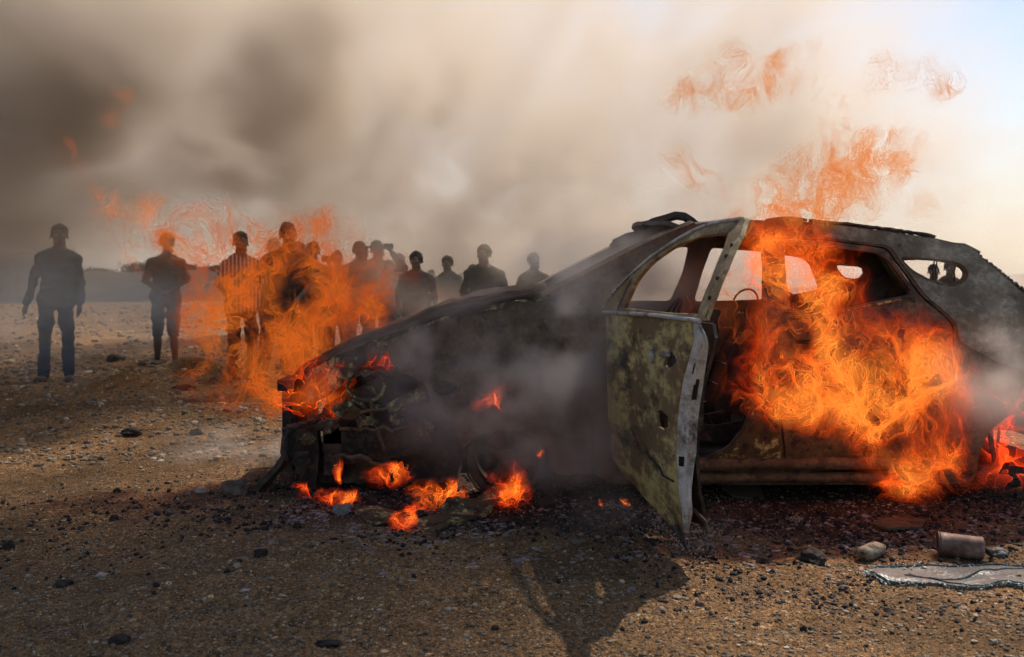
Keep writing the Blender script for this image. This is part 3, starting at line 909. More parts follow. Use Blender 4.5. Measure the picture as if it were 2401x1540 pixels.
# bonnet: warped, resting above the empty engine bay
HOODP = [(726, 944), (698, 932), (684, 912), (690, 885), (715, 868), (760, 842), (830, 812), (900, 786), (1000, 752), (1100, 722), (1200, 702), (1292, 692)]
def hood_y(x): return side_y(x, .8) + .05 + (0 if x > -.9 else (-.9 - x)**2 * 2.2)
def build_hood():
    prof = []
    for (a, b) in HOODP:
        Y = 5.3; X = 0
        for _ in range(6):
            X = (a - 1200)/F*Y; Y = hood_y(X)
        prof.append((X, CAM_H - (b - 640)/F*Y))
    us = densify([Vector((p[0], p[1])) for p in prof], .022, False, 2)
    nv = 44; V = []; Fs = []
    for i, p in enumerate(us):
        ye = hood_y(p.x)
        for j in range(nv+1):
            v = j/nv; y = ye + (2*YC - 2*ye)*v
            s_ = math.sin(PI*v)
            z = p.y + .045*s_**.6 + .028*mnoise.noise(Vector((p.x*3.5, y*3.5, 1))) + .011*mnoise.noise(Vector((p.x*11, y*11, 1))) + .02*math.exp(-((p.x + .75)/.06)**2)*mnoise.noise(Vector((0, y*5, 3)))
            x = p.x - .10*s_**.8 * max(0, 1 - i/18)
            if v > .55: z += .018*math.sin((v-.55)/.45*PI) * math.exp(-((p.x + .2)/.5)**2)
            V.append(Vector((x, y, z)))
        # near edge flange turned down
    n = len(V); V += [v - Vector((0, 0, .014)) for v in V]
    m = len(us)
    for i in range(m-1):
        for j in range(nv):
            a = i*(nv+1)+j; q = (a, a+nv+1, a+nv+2, a+1); Fs.append(q); Fs.append(tuple(k+n for k in reversed(q)))
    for i in range(m-1):
        for j in (0, nv):
            a = i*(nv+1)+j; Fs.append((a, a+nv+1, a+nv+1+n, a+n))
    for j in range(nv):
        for i in (0, m-1):
            a = i*(nv+1)+j; Fs.append((a, a+1, a+1+n, a+n))
    me = mesh_from(V, Fs, True); bm = bmesh.new(); bm.from_mesh(me); bmesh.ops.recalc_face_normals(bm, faces=bm.faces); bm.to_mesh(me); bm.free()
    hood = link('bonnet', me, P_HOOD, car)
    # turned-down lip of the bonnet
    lip = [(700, 890), (724, 868), (800, 828), (900, 790), (1000, 756), (1100, 726), (1200, 706), (1290, 697), (1290, 706), (1200, 716), (1100, 738), (1010, 772), (900, 822), (840, 862), (800, 905), (760, 936), (722, 942), (700, 933), (692, 918)]
    def hs(px, py):
        Y = 5.3; X = Z = 0
        for _ in range(6):
            X = (px - 1200)/F*Y; Z = CAM_H - (py-640)/F*Y; Y = hood_y(X) - .012
        return (X, Z)
    panel('bonnet_lip', [hs(*p) for p in lip], [], lambda u, v: Vector((u, hood_y(u) - .012 + .02*math.sin(u*9), v)), lambda u, v: Vector((0, .012, 0)), P_NOSE, hood, .020, 1, .014, .010, 6)
    # wiper remains and hinge scraps at the cowl
    mb = MB()
    mb.tube([W(1085, 716, 5.7), W(1110, 700, 5.7), W(1160, 694, 5.75), W(1180, 690, 5.8)], [.006, .012, .012, .004], 6)
    mb.tube([W(1060, 722, 5.75), W(1120, 705, 5.8)], .008, 6)
    mb.build('wiper', P_CHAR, hood)
build_hood()

def build_front():
    # front wing: scorched skin from the wheel to the door, with its arch
    wing = [(905, 800), (1000, 764), (1100, 735), (1200, 712), (1290, 704), (1378, 756), (1384, 900), (1390, 1110), (1300, 1112), (1290, 1062), (1250, 1022), (1190, 1005), (1125, 1018), (1085, 1052), (1070, 1010), (1040, 975), (1010, 945), (1000, 905), (960, 880), (915, 850)]
    panel('front_wing', SS(wing), [SS([(1010, 905), (1040, 890), (1075, 900), (1060, 925), (1025, 930)])], near, lambda u, v: Vector((0, .03, 0)), P_SIDE, car, .026, 1, .016, .010, 21)
    # inner apron seen where the front of the wing has burnt away
    apron = [(745, 960), (800, 930), (900, 880), (960, 850), (1060, 880), (1090, 985), (1090, 1062), (1000, 1068), (930, 1080), (760, 1102), (748, 1030)]
    panel('inner_apron', SS(apron), [SS([(800, 1010), (816, 990), (838, 1000), (842, 1026), (820, 1040), (803, 1030)])], lambda u, v: near(u, v, .10), lambda u, v: Vector((0, .02, 0)), P_CHAR, car, .025, 1, .012, .004, 22)
    # side rail with blistered primer
    mb = MB()
    rp = [(912, 962), (950, 940), (1000, 916), (1045, 902), (1090, 892), (1130, 880), (1160, 862)]
    mb.ribbon([W(a, b, 5.24) for a, b in rp], [.060, .062, .056, .045, .04, .035, .02], .035, (0, .5, 1))
    mb.build('wing_rail', P_YEL, car)
    # headlight ring with peeling remains
    root_c = (858, 905)
    mb = MB(); pts = []
    for k in range(22):
        a = 2*PI*k/22; w = 1 + .16*mnoise.noise(Vector((k*1.3, 0, 0)))
        pts.append(W(root_c[0] + 44*w*math.cos(a), root_c[1] + 34*w*math.sin(a), 5.27))
    mb.tube(pts, [.010 + .008*abs(mnoise.noise(Vector((k*.9, 4, 0)))) for k in range(22)], 6, True)
    hl = mb.build('headlight', P_YEL, car)
    mb = MB()
    for (a, b, c, d, r) in ((826, 938, 866, 968, .014), (850, 905, 884, 925, .012), (815, 880, 840, 872, .012), (872, 950, 900, 965, .012)):
        mb = MB(); mb.tube([W(a, b, 5.26), W((a+c)/2+3, (b+d)/2-4, 5.24), W(c, d, 5.26)], [r*.6, r, r*.5], 6); mb.build('bracket_scrap', P_YEL, hl)
    # crash beam, hanging crushed box and radiator support
    mb = MB()
    yA = 5.36
    b0 = W(750, 1010, yA); 
    mb.box(W(865, 1010, 5.38) + Vector((0, .10, -.0)), (.50, .20, .13), Matrix.Rotation(-.02, 3, 'Y'))
    mb.box(W(780, 1050, 5.36) + Vector((0, .10, 0)), (.10, .16, .30))
    mb.box(W(905, 1060, 5.34) + Vector((0, .05, 0)), (.05, .10, .16), Matrix.Rotation(.2, 3, 'Y'))
    mb.build('chassis_leg', P_CHAR, car)
    mb = MB()
    for k in range(9):
        x = -1.27 + .01*math.sin(k*2); y = 5.62 + k*.10
        mb.box((x, y, .33 + .01*math.sin(k*1.7)), (.05, .022, .50), Matrix.Rotation(.04*math.sin(k*3), 3, 'X'))
    mb.box((-1.27, 6.03, .57), (.08, .95, .06)); mb.box((-1.27, 6.03, .12), (.09, .95, .06))
    mb.build('radiator_support', P_CHAR, car)
    mb = MB()   # upright end of the bumper beam at the near corner with crumpled edges
    pk = [(672, 998), (700, 1004), (740, 1002), (745, 1060), (742, 1120), (738, 1150), (712, 1152), (704, 1100), (690, 1090), (662, 1075), (657, 1030)]
    panel('bumper_end', [( (a-1200)/F*5.36, CAM_H - (b-640)/F*5.36) for a, b in pk], [], lambda u, v: Vector((u, 5.36 + .02*math.sin(u*40), v)), lambda u, v: Vector((0, .09, 0)), P_CHAR, car, .02, 1, .012, .004, 31)
    mb = MB()
    mb.ribbon([W(a, b, 5.34) for a, b in [(672, 1070), (660, 1088), (640, 1110), (622, 1132), (610, 1150)]], [.06, .07, .07, .08, .07], .03, (.6, .3, .6))
    mb.tube([W(a, b, 5.33) for a, b in [(680, 1010), (668, 1030), (665, 1060), (672, 1080)]], .02, 6)
    mb.build('hanging_bumper_strut', P_CHAR, car)
    mb = MB()
    for k, (a, b, r) in enumerate(((690, 1000, .03), (712, 992, .022), (735, 985, .025), (672, 1006, .02), (758, 978, .03))):
        bm = bmesh.new(); bmesh.ops.create_icosphere(bm, subdivisions=2, radius=r)
        o_ = W(a, b, 5.37)
        mb.add([o_ + Vector((v.co.x*1.5, v.co.y, v.co.z*.7)) * (1 + .5*mnoise.noise(v.co*40 + Vector((k, 0, 0)))) for v in bm.verts] if False else [o_ + Vector((v.co.x*1.5, v.co.y, v.co.z*.7))*1 + v.co.normalized()*.01*mnoise.noise(v.co*60 + Vector((k, 0, 0))) for v in bm.verts], [[v.index for v in f.verts] for f in bm.faces]); bm.free()
    mb.build('melted_clump', P_CHAR, car)
    rnd = random.Random(77)
    for (a0, b0, a1, b1, r) in ((760, 985, 1000, 930, .012), (800, 1000, 980, 1010, .009), (870, 950, 900, 1060, .010), (940, 930, 1010, 1040, .008), (770, 1060, 930, 1090, .012), (830, 880, 960, 870, .010)):
        mb = MB(); n_ = 9
        mb.tube([W(a0 + (a1-a0)*k/n_ + rnd.uniform(-6, 6), b0 + (b1-b0)*k/n_ + rnd.uniform(-8, 8), 5.24 + .02*math.sin(k)) for k in range(n_+1)], [r*rnd.uniform(.6, 1.3) for k in range(n_+1)], 6)
        mb.build('burnt_cable', P_SIDE, car)
    for k, (a, b, sc_) in enumerate(((812, 960, .05), (850, 985, .035), (990, 1000, .05), (930, 985, .03), (1015, 955, .035), (765, 1000, .04), (720, 1030, .03), (705, 1075, .03))):
        V_, F_ = rock_shape(rnd, 2, .5) if 'rock_shape' in globals() else (np.zeros((3, 3)), np.array([[0, 1, 2]]))
        mb = MB(); o_ = W(a, b, 5.25)
        mb.add([o_ + Vector((float(v[0])*sc_*1.4, float(v[1])*sc_*.5, float(v[2])*sc_)) for v in V_], [tuple(int(i) for i in f) for f in F_])
        mb.build('peeled_fragment', P_YEL if k % 2 == 0 else P_NOSE, car)
    # engine block, burnt
    mb = MB()
    mb.box((-.75, 6.0, .50), (.50, .55, .32)); mb.box((-.72, 5.95, .68), (.36, .28, .08)); mb.box((-.45, 5.65, .45), (.20, .25, .22))
    for k in range(4): mb.tube([(-.95, 5.80 + k*.12, .62), (-1.05, 5.80 + k*.12, .58), (-1.07, 5.80 + k*.12, .40)], .022, 7)
    mb.tube([(-.98, 5.52, .56), (-.8, 5.45, .62), (-.6, 5.45, .60), (-.4, 5.5, .64)], .02, 7)
    mb.build('engine', P_CHAR, car)
    mb = MB(); mb.box((.9, 6.35, .14), (4.1, .5, .24)); mb.box((-.7, 5.75, .13), (.8, .5, .18))  # dark blocks added to fill the bright gap beneath the car
    mb.build('underbody_filler', P_CHAR, car)
    # bulkhead, floor, tunnel
    mb = MB()
    mb.box((.30, YC, .58), (.04, 1.50, .70)); mb.box((1.60, YC, .16), (2.7, 1.55, .04)); mb.box((1.2, YC, .24), (1.6, .22, .13))
    mb.box((2.95, YC, .55), (.04, 1.45, .55)); mb.box((2.6, YC, .38), (.75, 1.35, .05)); 
    mb.build('floor_pan', P_CHAR, car)
    mb = MB()
    mb.tube([(.50, 5.30, .80), (.48, 5.8, .83), (.48, 6.3, .83), (.50, 6.75, .80)], .045, 8)
    mb.build('dash_beam', P_CHAR, car, True)
    st = MB()
    C_ = Vector((.86, 5.62, .90)); n_ = Vector((-.85, 0, .5)).normalized(); e1 = Vector((0, 1, 0)); e2 = n_.cross(e1)
    st.tube([C_ + e1*math.cos(2*PI*k/28)*.185 + e2*math.sin(2*PI*k/28)*.185 for k in range(28)], .009, 6, True)
    for a in (.3, 2.8, 4.7): st.tube([C_, C_ + (e1*math.cos(a) + e2*math.sin(a))*.18], .007, 5)
    st.tube([C_, C_ + Vector((-.32, .02, -.12))], .018, 7)
    st.build('steering_wheel', P_CHAR, car)
build_front()

def seat(x, y, lab):
    r = empty('seat_frame', (x, y, .2)); r.parent = car
    r.location = Vector((x, y, .2)) - car.location
    def b(mb, nm, mat=P_CHAR):
        mb.build(nm, mat, r)
    mb = MB()
    for s in (-.20, .20):
        mb.ribbon([(x - .22, y+s, .36), (x + .05, y+s, .33), (x + .22, y+s, .36)], .09, .02, (0, 0, 1))
    for k in range(5): mb.tube([(x - .20 + k*.1, y - .2, .35), (x - .20 + k*.1, y, .31), (x - .20 + k*.1, y + .2, .35)], .006, 5)
    b(mb, 'seat_base')
    mb = MB()
    fr = [(x + .20, y - .19, .36), (x + .30, y - .20, .60), (x + .42, y - .17, .88), (x + .44, y - .08, .93), (x + .44, y + .08, .93), (x + .42, y + .17, .88), (x + .30, y + .20, .60), (x + .20, y + .19, .36)]
    mb.tube(fr, .016, 7)
    for t in (.25, .5, .75): mb.tube([Vector(fr[0]).lerp(Vector(fr[2]), t), Vector(fr[7]).lerp(Vector(fr[5]), t)], .005, 5)
    b(mb, 'seat_back')
    mb = MB()
    for s in (-.06, .06): mb.tube([(x + .44, y+s, .92), (x + .46, y+s, 1.02)], .007, 5)
    mb.tube([(x + .46 + .02*math.sin(PI*k/12) + .05*math.cos(PI*k/12), y - .12*math.cos(PI*k/12), 1.01 + .085*math.sin(PI*k/12)) for k in range(13)], .007, 6)
    b(mb, 'headrest_frame')
seat(1.05, 5.60, ''); seat(1.05, 6.45, '')
def build_cabin():
    mb = MB()
    mb.box((2.25, YC, .42), (.45, 1.25, .06))
    mb.ribbon([(2.42, YC - .62, .45), (2.52, YC - .62, .85)], .02, .04, (0, 1, 0))
    for k in range(8):
        y = YC - .6 + k*.171; mb.tube([(2.40, y, .45), (2.50, y, .70), (2.54, y, .88)], .008, 5)
    mb.tube([(2.54, YC - .62, .88), (2.54, YC + .62, .88)], .014, 6); mb.tube([(2.46, YC - .62, .62), (2.46, YC + .62, .62)], .010, 6)
    mb.build('rear_bench_frame', P_CHAR, car)
    mb = MB()   # hanging wires in the rear quarter window
    for (a, b) in ((2190, 612), (2196, 612), (2240, 618)):
        p = W(a, b, 5.55); q = [p]
        for k in range(6): q.append(q[-1] + Vector((.006*math.sin(k*2+a), .004, -.022)))
        mb.tube(q, .004, 5); mb.build('hanging_wire', P_CHAR, car); mb = MB()
    mb.tube([W(1760, 870, 5.3), W(1738, 905, 5.3), W(1748, 932, 5.3), W(1752, 950, 5.3)], .004, 5)
    mb.build('hanging_wire', P_CHAR, car)
    mb = MB()   # seat belt strap
    mb.ribbon([W(1786, 735, 5.36), W(1770, 800, 5.34), W(1745, 870, 5.34), W(1722, 930, 5.36), W(1700, 960, 5.4)], .045, .004, (1, -.5, 0))
    mb.build('belt_strap', P_CHAR, car)
    # rear cross member and tailgate
    mb = MB()
    mb.ribbon([(S(2280, 580)[0], 5.36 + 1.34*k/8, 1.325 + .02*math.sin(PI*k/8)) for k in range(9)], .10, .03, (1, 0, -.5))
    mb.build('rear_header', P_ASH, car)
    prof_t = [S(*q) for q in ((2284, 580), (2345, 644), (2400, 692), (2500, 726), (2585, 775), (2630, 860), (2640, 960), (2630, 1080))]
    dl = [0]
    for (xa, za), (xb, zb) in zip(prof_t, prof_t[1:]): dl.append(dl[-1] + math.hypot(xb-xa, zb-za))
    LT = dl[-1]
    def tgm(u, v):
        s_ = min(max(-v, 0), LT)
        x = float(np.interp(s_, dl, [q[0] for q in prof_t])); z = float(np.interp(s_, dl, [q[1] for q in prof_t]))
        hw = YC - side_y(x, z) - .03
        return Vector((x - .015, YC + u*hw, z))
    panel('tailgate', [(-1, 0), (1, 0), (1, -LT), (-1, -LT)], [[(-.82, -.07), (.82, -.07), (.84, -.40), (-.84, -.40)]], tgm, Vector((-.03, 0, 0)), P_ASH, car, .045, 1, .006, .003, 44)
    # charred tailgate seal along the rear slope
    mb = MB(); pts = []
    for k in range(40):
        t = k/39
        a = np.interp(t, [0, .25, .6, 1], [2296, 2330, 2372, 2420]); b = np.interp(t, [0, .25, .6, 1], [598, 622, 656, 694])
        x, z = S(a, b); pts.append(Vector((x, side_y(x, z) + .03 + .01*mnoise.noise(Vector((k*.6, 1, 0))), z + .010*mnoise.noise(Vector((k*1.1, 0, 7))))))
    mb.tube(pts, [max(.003, .011 + .014*mnoise.noise(Vector((k*.8, 2, 0)))) for k in range(40)], 6)
    mb.build('charred_tailgate_seal', P_CHAR, car)
build_cabin()

def wheel(x, y, lab, strut=True, side=-1):
    w = empty('wheel', (x, y, .22)); w.parent = car; w.location = Vector((x, y, .22)) - car.location
    R0 = .205
    def ring(r0, r1, y0, y1, n=36):
        V = []; Fs = []
        for k in range(n):
            c_, s_ = math.cos(2*PI*k/n), math.sin(2*PI*k/n)
            V += [(x + r1*c_, y0, .22 + r1*s_), (x + r1*c_, y1, .22 + r1*s_), (x + r0*c_, y1, .22 + r0*s_), (x + r0*c_, y0, .22 + r0*s_)]
            for q in range(4):
                a = k*4 + q; b = k*4 + (q+1) % 4; c2 = ((k+1) % n)*4 + (q+1) % 4; d = ((k+1) % n)*4 + q
                Fs.append((a, b, c2, d))
        return V, Fs
    mb = MB(); mb.add(*ring(.175, R0, y - .09, y + .09)); mb.add(*ring(.17, .215, y - .10, y - .085)); mb.add(*ring(.17, .215, y + .085, y + .10))
    mb.build('rim', P_CHAR, w, True)
    mb = MB()
    for k in range(5):
        a = 2*PI*k/5 + .3
        mb.ribbon([(x + .03*math.cos(a), y - .05, .22 + .03*math.sin(a)), (x + .18*math.cos(a), y - .075, .22 + .18*math.sin(a))], .045, .02, (0, 1, 0) if False else (-math.sin(a), 0, math.cos(a)))
    mb.tube([(x, y - .07, .22), (x, y + .12, .22)], .05, 12)
    mb.build('spokes', P_CHAR, w)
    mb = MB(); bm = bmesh.new()
    mb.add(*ring(.02, .13, y + .04, y + .055)); mb.build('brake_disc', P_SIDE, w); bm.free()
    mb = MB(); rnd = random.Random(4)
    mb.tube([(x + (.222 + .012*rnd.uniform(-1, 1))*math.cos(k*.35), y + .09*math.sin(k*.23 + rnd.uniform(-.3, .3)), .22 + (.222 + .012*rnd.uniform(-1, 1))*math.sin(k*.35)) for k in range(120)], .004, 4)
    mb.build('tyre_wire', P_CHAR, w)
xf = S(1190, 1100)[0]; xr = S(2425, 1100)[0]
wheel(xf, 5.36, ''); wheel(xf, 2*YC - 5.36, ''); wheel(xr, 2*YC - 5.36, '')
def build_arches():
    for nm, xx in (('wheel_arch_liner', xf), ('wheel_arch_liner', xr)):
        V = []; Fs = []; n = 20
        for k in range(n+1):
            a = PI*k/n
            for y in (5.22, 5.62): V.append((xx + .34*math.cos(a), y, .22 + .33*math.sin(a)))
        for k in range(n): Fs.append((2*k, 2*k+1, 2*k+3, 2*k+2))
        m = len(V)
        V += [(xx + .325*math.cos(PI*(k//2)/n), (5.22, 5.62)[k % 2], .22 + .315*math.sin(PI*(k//2)/n)) for k in range(m)]
        Fs += [tuple(i+m for i in reversed(f)) for f in Fs[:n]]
        link(nm, mesh_from(V, Fs, True), P_CHAR, car)
    # coil spring and strut arms standing in the open rear arch
    mb = MB()
    b = W(2330, 1000, 5.30)
    mb.tube([W(2318, 985, 5.3), W(2322, 1030, 5.26), W(2330, 1075, 5.26), W(2326, 1110, 5.3)], [.010, .014, .012, .008], 6)
    mb.tube([W(2345, 985, 5.3), W(2338, 1040, 5.27), W(2336, 1105, 5.3)], .008, 6)
    mb.build('brake_shield', P_CHAR, car)
build_arches()

# ---- the open front door
def lean(z, Y=4.2):
    l = -.035*math.sin(max(0, min(1, (z - .15)/.85))*PI)
    if z > .98: l += .27*((z - .98)/.45)**1.6*max(-.3, min(1.05, -.42 + 1.45*(5.12 - Y)/1.05))
    if z < .3: l += (.3 - z)*.12
    return l
HX0, HY0, SL = .50, 5.12, .16
def dpos(Y, z): return Vector((HX0 + (HY0 - Y)*SL + lean(z, Y), Y, z))
def D(px, py):
    z = .6; Y = 4.5
    for _ in range(30):
        Y = .5*Y + .5*(HX0 + HY0*SL + lean(z, Y)) / ((px - 1200)/F + SL)
        z = CAM_H - (py - 640)/F*Y
    return (Y, z)
def DD(l): return [D(*p) for p in l]
def build_door():
    hinge = empty('front_door', (HX0, HY0, .2)); hinge.parent = car
    hinge.location = Vector((HX0, HY0, .2)) - car.location
    inn = Vector((.10, .018, 0))
    fm = lambda u, v: dpos(u, v)
    low = [(1424, 738), (1520, 742), (1622, 756), (1626, 790), (1610, 850), (1597, 900), (1588, 960), (1584, 1020), (1583, 1080), (1588, 1140), (1596, 1195), (1600, 1250), (1590, 1240), (1566, 1228), (1520, 1183), (1472, 1124), (1438, 1078), (1428, 1000), (1424, 940), (1422, 850)]
    hh = [(1560, 838), (1572, 832), (1584, 834), (1588, 846), (1580, 858), (1564, 864), (1556, 854)]
    tear = [(1536, 965), (1550, 960), (1568, 975), (1570, 1000), (1556, 1008), (1540, 1000)]
    skin = panel('door_skin', DD(low), [DD(hh), DD(tear)], fm, lambda u, v: Vector((.012, 0, 0)), P_DOOR, hinge, .02, 0, .007, .0015, 51)
    # inner panel
    cen = D(1510, 900)
    def inset(l, k=.012):
        out = []
        for p in DD(l):
            v = Vector(p) - Vector(cen); out.append(tuple(Vector(p) - v.normalized()*k))
        return out
    panel('inner_door_panel', inset(low), [inset([(1470, 820), (1540, 810), (1560, 900), (1545, 1020), (1490, 1010), (1465, 930)], .0)], lambda u, v: dpos(u, v) + Vector((.105, .02, 0)), lambda u, v: Vector((-.012, 0, 0)), P_CHAR, hinge, .035, 0, .006, .002, 52)
    # jamb: closing face along the rear edge, bare grey metal
    jt = [(1622, 756), (1626, 790), (1610, 850), (1597, 900), (1588, 960), (1584, 1020), (1583, 1080), (1588, 1140), (1596, 1195), (1600, 1246)]
    P = densify([Vector(D(*p)) for p in jt], .02, False, 1)
    V = []; Fs = []; nw = 8
    n = len(P)
    nw = 10
    for i, p in enumerate(P):
        t = i/(n-1)
        w = .078*float(np.interp(t, [0, .12, .3, .62, .78, .88, 1], [.30, .75, 1.0, .96, .62, .5, .2]))
        a = dpos(p.x, p.y) + Vector((.004, -.004, 0))
        for j in range(nw+1):
            s_ = j/nw
            y = -.022*math.sin(min(1, s_*1.7)*PI/2) + (.012 if s_ > .55 else 0) - .01*s_
            V.append(a + Vector((w*s_, y + .004*mnoise.noise(a*14 + Vector((j, 0, 0))), 0)))
    m = len(V); V += [v + Vector((0, .010, 0)) for v in V]
    holes = {(int(n*.10), 5), (int(n*.20), 3), (int(n*.2)+1, 3)} | {(i, j) for i in range(int(n*.26), int(n*.38)) for j in (5, 6, 7) if 1.2*((i - n*.32)/(n*.065))**2 + ((j - 6.2)/1.9)**2 < 1.1 + .5*mnoise.noise(Vector((i*.8, j*1.1, 0)))} | {(i, j) for i in range(int(n*.63), int(n*.68)) for j in (1, 2, 3)}
    fc = [(i, j) for i in range(n-1) for j in range(nw) if (i, j) not in holes]
    fs = set(fc)
    for (i, j) in fc:
        q = (i*(nw+1)+j, i*(nw+1)+j+1, (i+1)*(nw+1)+j+1, (i+1)*(nw+1)+j)
        Fs.append(q); Fs.append(tuple(k+m for k in reversed(q)))
        for (di, dj, e) in ((-1, 0, (q[0], q[1])), (1, 0, (q[2], q[3])), (0, -1, (q[3], q[0])), (0, 1, (q[1], q[2]))):
            if (i+di, j+dj) not in fs: Fs.append((e[1], e[0], e[0]+m, e[1]+m))
    link('door_jamb', mesh_from(V, Fs, False), P_JAMB, hinge)
    mb = MB()   # dark inner box behind jamb openings
    a = dpos(*D(1597, 900)); mb.box(a + Vector((.07, .07, -.02)), (.05, .06, .30)); mb.box(dpos(*D(1584, 1060)) + Vector((.04, .06, 0)), (.06, .05, .2))
    mb.build('latch_housing', P_CHAR, hinge)
    # window frame: front sail, curved top and straight rear leg
    frame = [(1424, 738), (1417, 722), (1428, 700), (1446, 678), (1500, 626), (1560, 580), (1630, 537), (1690, 517), (1746, 508), (1750, 516), (1738, 552), (1700, 634), (1672, 700), (1654, 752), (1620, 756), (1520, 742)]
    win = [(1464, 722), (1476, 694), (1490, 664), (1530, 616), (1590, 574), (1650, 552), (1712, 545), (1700, 580), (1670, 652), (1638, 737), (1560, 733)]
    fr = panel('window_frame', DD(frame), [DD(win)], lambda u, v: dpos(u, v) + Vector((-.006, 0, 0)), lambda u, v: Vector((.022, .010, 0)), P_FRAME, hinge, .016, 0, .002, .001, 55)
    mb = MB()   # pale tube added along the window frame's outer arc as its highlight
    mb.tube([dpos(*D(a, b)) + Vector((-.012, 0, 0)) for a, b in [(1419, 722), (1429, 702), (1447, 680), (1474, 653), (1501, 628), (1530, 603), (1561, 582), (1595, 560), (1631, 540), (1660, 528), (1690, 520), (1742, 512)]], .0075, 6)
    mb.build('frame_highlight', P_JAMB, fr)
    mb = MB()   # belt rail
    mb.tube([dpos(*D(a, b)) + Vector((-.012, 0, 0)) for a, b in [(1420, 731), (1470, 734), (1540, 739), (1600, 746), (1648, 752)]], .009, 8)
    mb.tube([dpos(*D(a, b)) + Vector((-.010, 0, 0)) for a, b in [(1450, 726), (1462, 700), (1474, 672), (1486, 648)]], .008, 6)
    mb.build('belt_rail', P_JAMB, fr)
    for (a, b, r) in ((1722, 600, .010), (1702, 652, .009), (1735, 575, .009), (1683, 698, .008)):
        mb = MB(); mb.tube([dpos(*D(a-16, b)) + Vector((-.012, 0, 0)), dpos(*D(a-16, b)) + Vector((-.002, 0, 0))], r, 10); mb.build('bolt', P_CHAR, fr)
    # handle cup with its flap and the lock barrel
    mb = MB(); c_ = dpos(*D(1571, 848))
    bm = bmesh.new(); bmesh.ops.create_uvsphere(bm, u_segments=20, v_segments=10, radius=1)
    mb.add([c_ + Vector((v.co.x*.022 + .012, v.co.y*.058, v.co.z*.042)) for v in bm.verts], [[v.index for v in f.verts] for f in bm.faces]); bm.free()
    hd = mb.build('handle_cup', P_CHAR, hinge, True)
    mb = MB()
    mb.tube([c_ + Vector((-.010, -.045, .028)), c_ + Vector((-.030, -.02, .035)), c_ + Vector((-.032, .015, .030)), c_ + Vector((-.012, .04, .02))], [.008, .014, .014, .008], 8)
    mb.build('handle_flap', P_JAMB, hinge, True)
    mb = MB(); c_ = dpos(*D(1530, 832))
    pts = [c_ + Vector((-.006, .040*math.cos(2*PI*k/24), .030*math.sin(2*PI*k/24))) for k in range(24)]
    mb.tube(pts, .005, 6, True)
    mb.tube([c_ + Vector((-.010, 0, 0)), c_ + Vector((.01, 0, 0))], .016, 14)
    mb.build('lock_surround', P_JAMB, hinge, True)
    mb = MB()   # torn crease lines and drips along the bottom
    mb.tube([dpos(*D(a, b)) + Vector((-.004, 0, 0)) for a, b in [(1516, 1060), (1530, 1078), (1548, 1096), (1556, 1115), (1580, 1128)]], .005, 5)
    mb.tube([dpos(*D(1588, 1235)), dpos(*D(1600, 1250)) + Vector((0, 0, -.03)), dpos(*D(1604, 1262)) + Vector((0.01, 0, -.05))], [.02, .012, .002], 6)
    mb.tube([dpos(*D(1596, 1196)) + Vector((.05, .02, 0)), dpos(*D(1600, 1205)) + Vector((.09, .0, -.03)), dpos(*D(1600, 1215)) + Vector((.10, .0, -.06))], .008, 6)
    mb.build('torn_edge', P_CHAR, skin)
build_door()
# ------------------------------------------------------------------ things lying on the ground
def gpt(px, py, dz=0.0):
    y = GY(py); x = (px - 1200)/F*y
    return Vector((x, y, ground_z(x, y) + dz))
def build_can():
    a = gpt(2200, 1274); b = gpt(2304, 1281)
    r = .052
    mid = (a + b)/2
    root = empty('metal_canister', (mid.x, mid.y, ground_z(mid.x, mid.y)), 'scorched metal canister lying on its side at right, rust brown with a bright top edge', 'canister')
    ax = (b - a).normalized(); L = (b - a).length
    m, nt = new_mat('heat_tinted_steel')
    n = tnoise(nt, 12, 6, .7); c = ramp(nt, n, [(.35, (.10, .045, .03)), (.55, (.22, .13, .10)), (.7, (.40, .33, .30))])
    finish(nt, c, .6, n, .5, .006, .35, .35)
    mb = MB(); p = a + Vector((0, 0, r))
    pts = [p, p + ax*.004, p + ax*.008] + [p + ax*(.01 + (L - .02)*k/10) for k in range(11)] + [p + ax*(L-.004), p + ax*L]
    rad = [r*.92, r*1.04, r*1.04] + [r*(1 - .06*k/10 + .012*math.sin(k*2.1)) for k in range(11)] + [r*.97, r*.90]
    mb.tube(pts, rad, 28); mb.build('can_body', m, root, True)
    mb = MB(); q = p + ax*L
    mb.tube([q, q + ax*.02 + Vector((0, 0, -.01)), q + ax*.035 + Vector((0, 0, -.03)), q + ax*.03 + Vector((0, 0, -.05))], [.014, .012, .009, .006], 8)
    mb.build('spout', P_CHAR, root, True)
    mb = MB(); n0 = p - ax*.002
    e1 = Vector((0, 0, 1)); e2 = ax.cross(e1)
    mb.tube([n0 + (e1*math.cos(2*PI*k/24) + e2*math.sin(2*PI*k/24))*r*1.02 for k in range(24)], .003, 6, True)
    mb.build('rim_bead', m, root, True)
build_can()
def build_bottle():
    a = gpt(2018, 1292, .03); b = gpt(2070, 1276, .035)
    root = empty('burnt_bottle', gpt(2045, 1296), 'half melted cream bottle lying on its side left of the metal canister, blackened underneath', 'bottle')
    m = burnt('melted_cream_plastic', (.36, .30, .20), rust=(.25, .15, .07), t=(.42, .52), scale=14, spots=.55, seed=20)
    mb = MB(); ax = (b - a)
    pts = [a + ax*k/10 for k in range(11)]
    mb.tube(pts, [.012, .034, .040, .040, .043, .041, .042, .040, .032, .020, .015], 20, flat=.8)
    mb.build('bottle_body', m, root, True)
    mb = MB(); mb.tube([b, b + ax*.18 + Vector((0, 0, .012))], [.017, .014], 12); mb.build('neck', P_CHAR, root, True)
build_bottle()
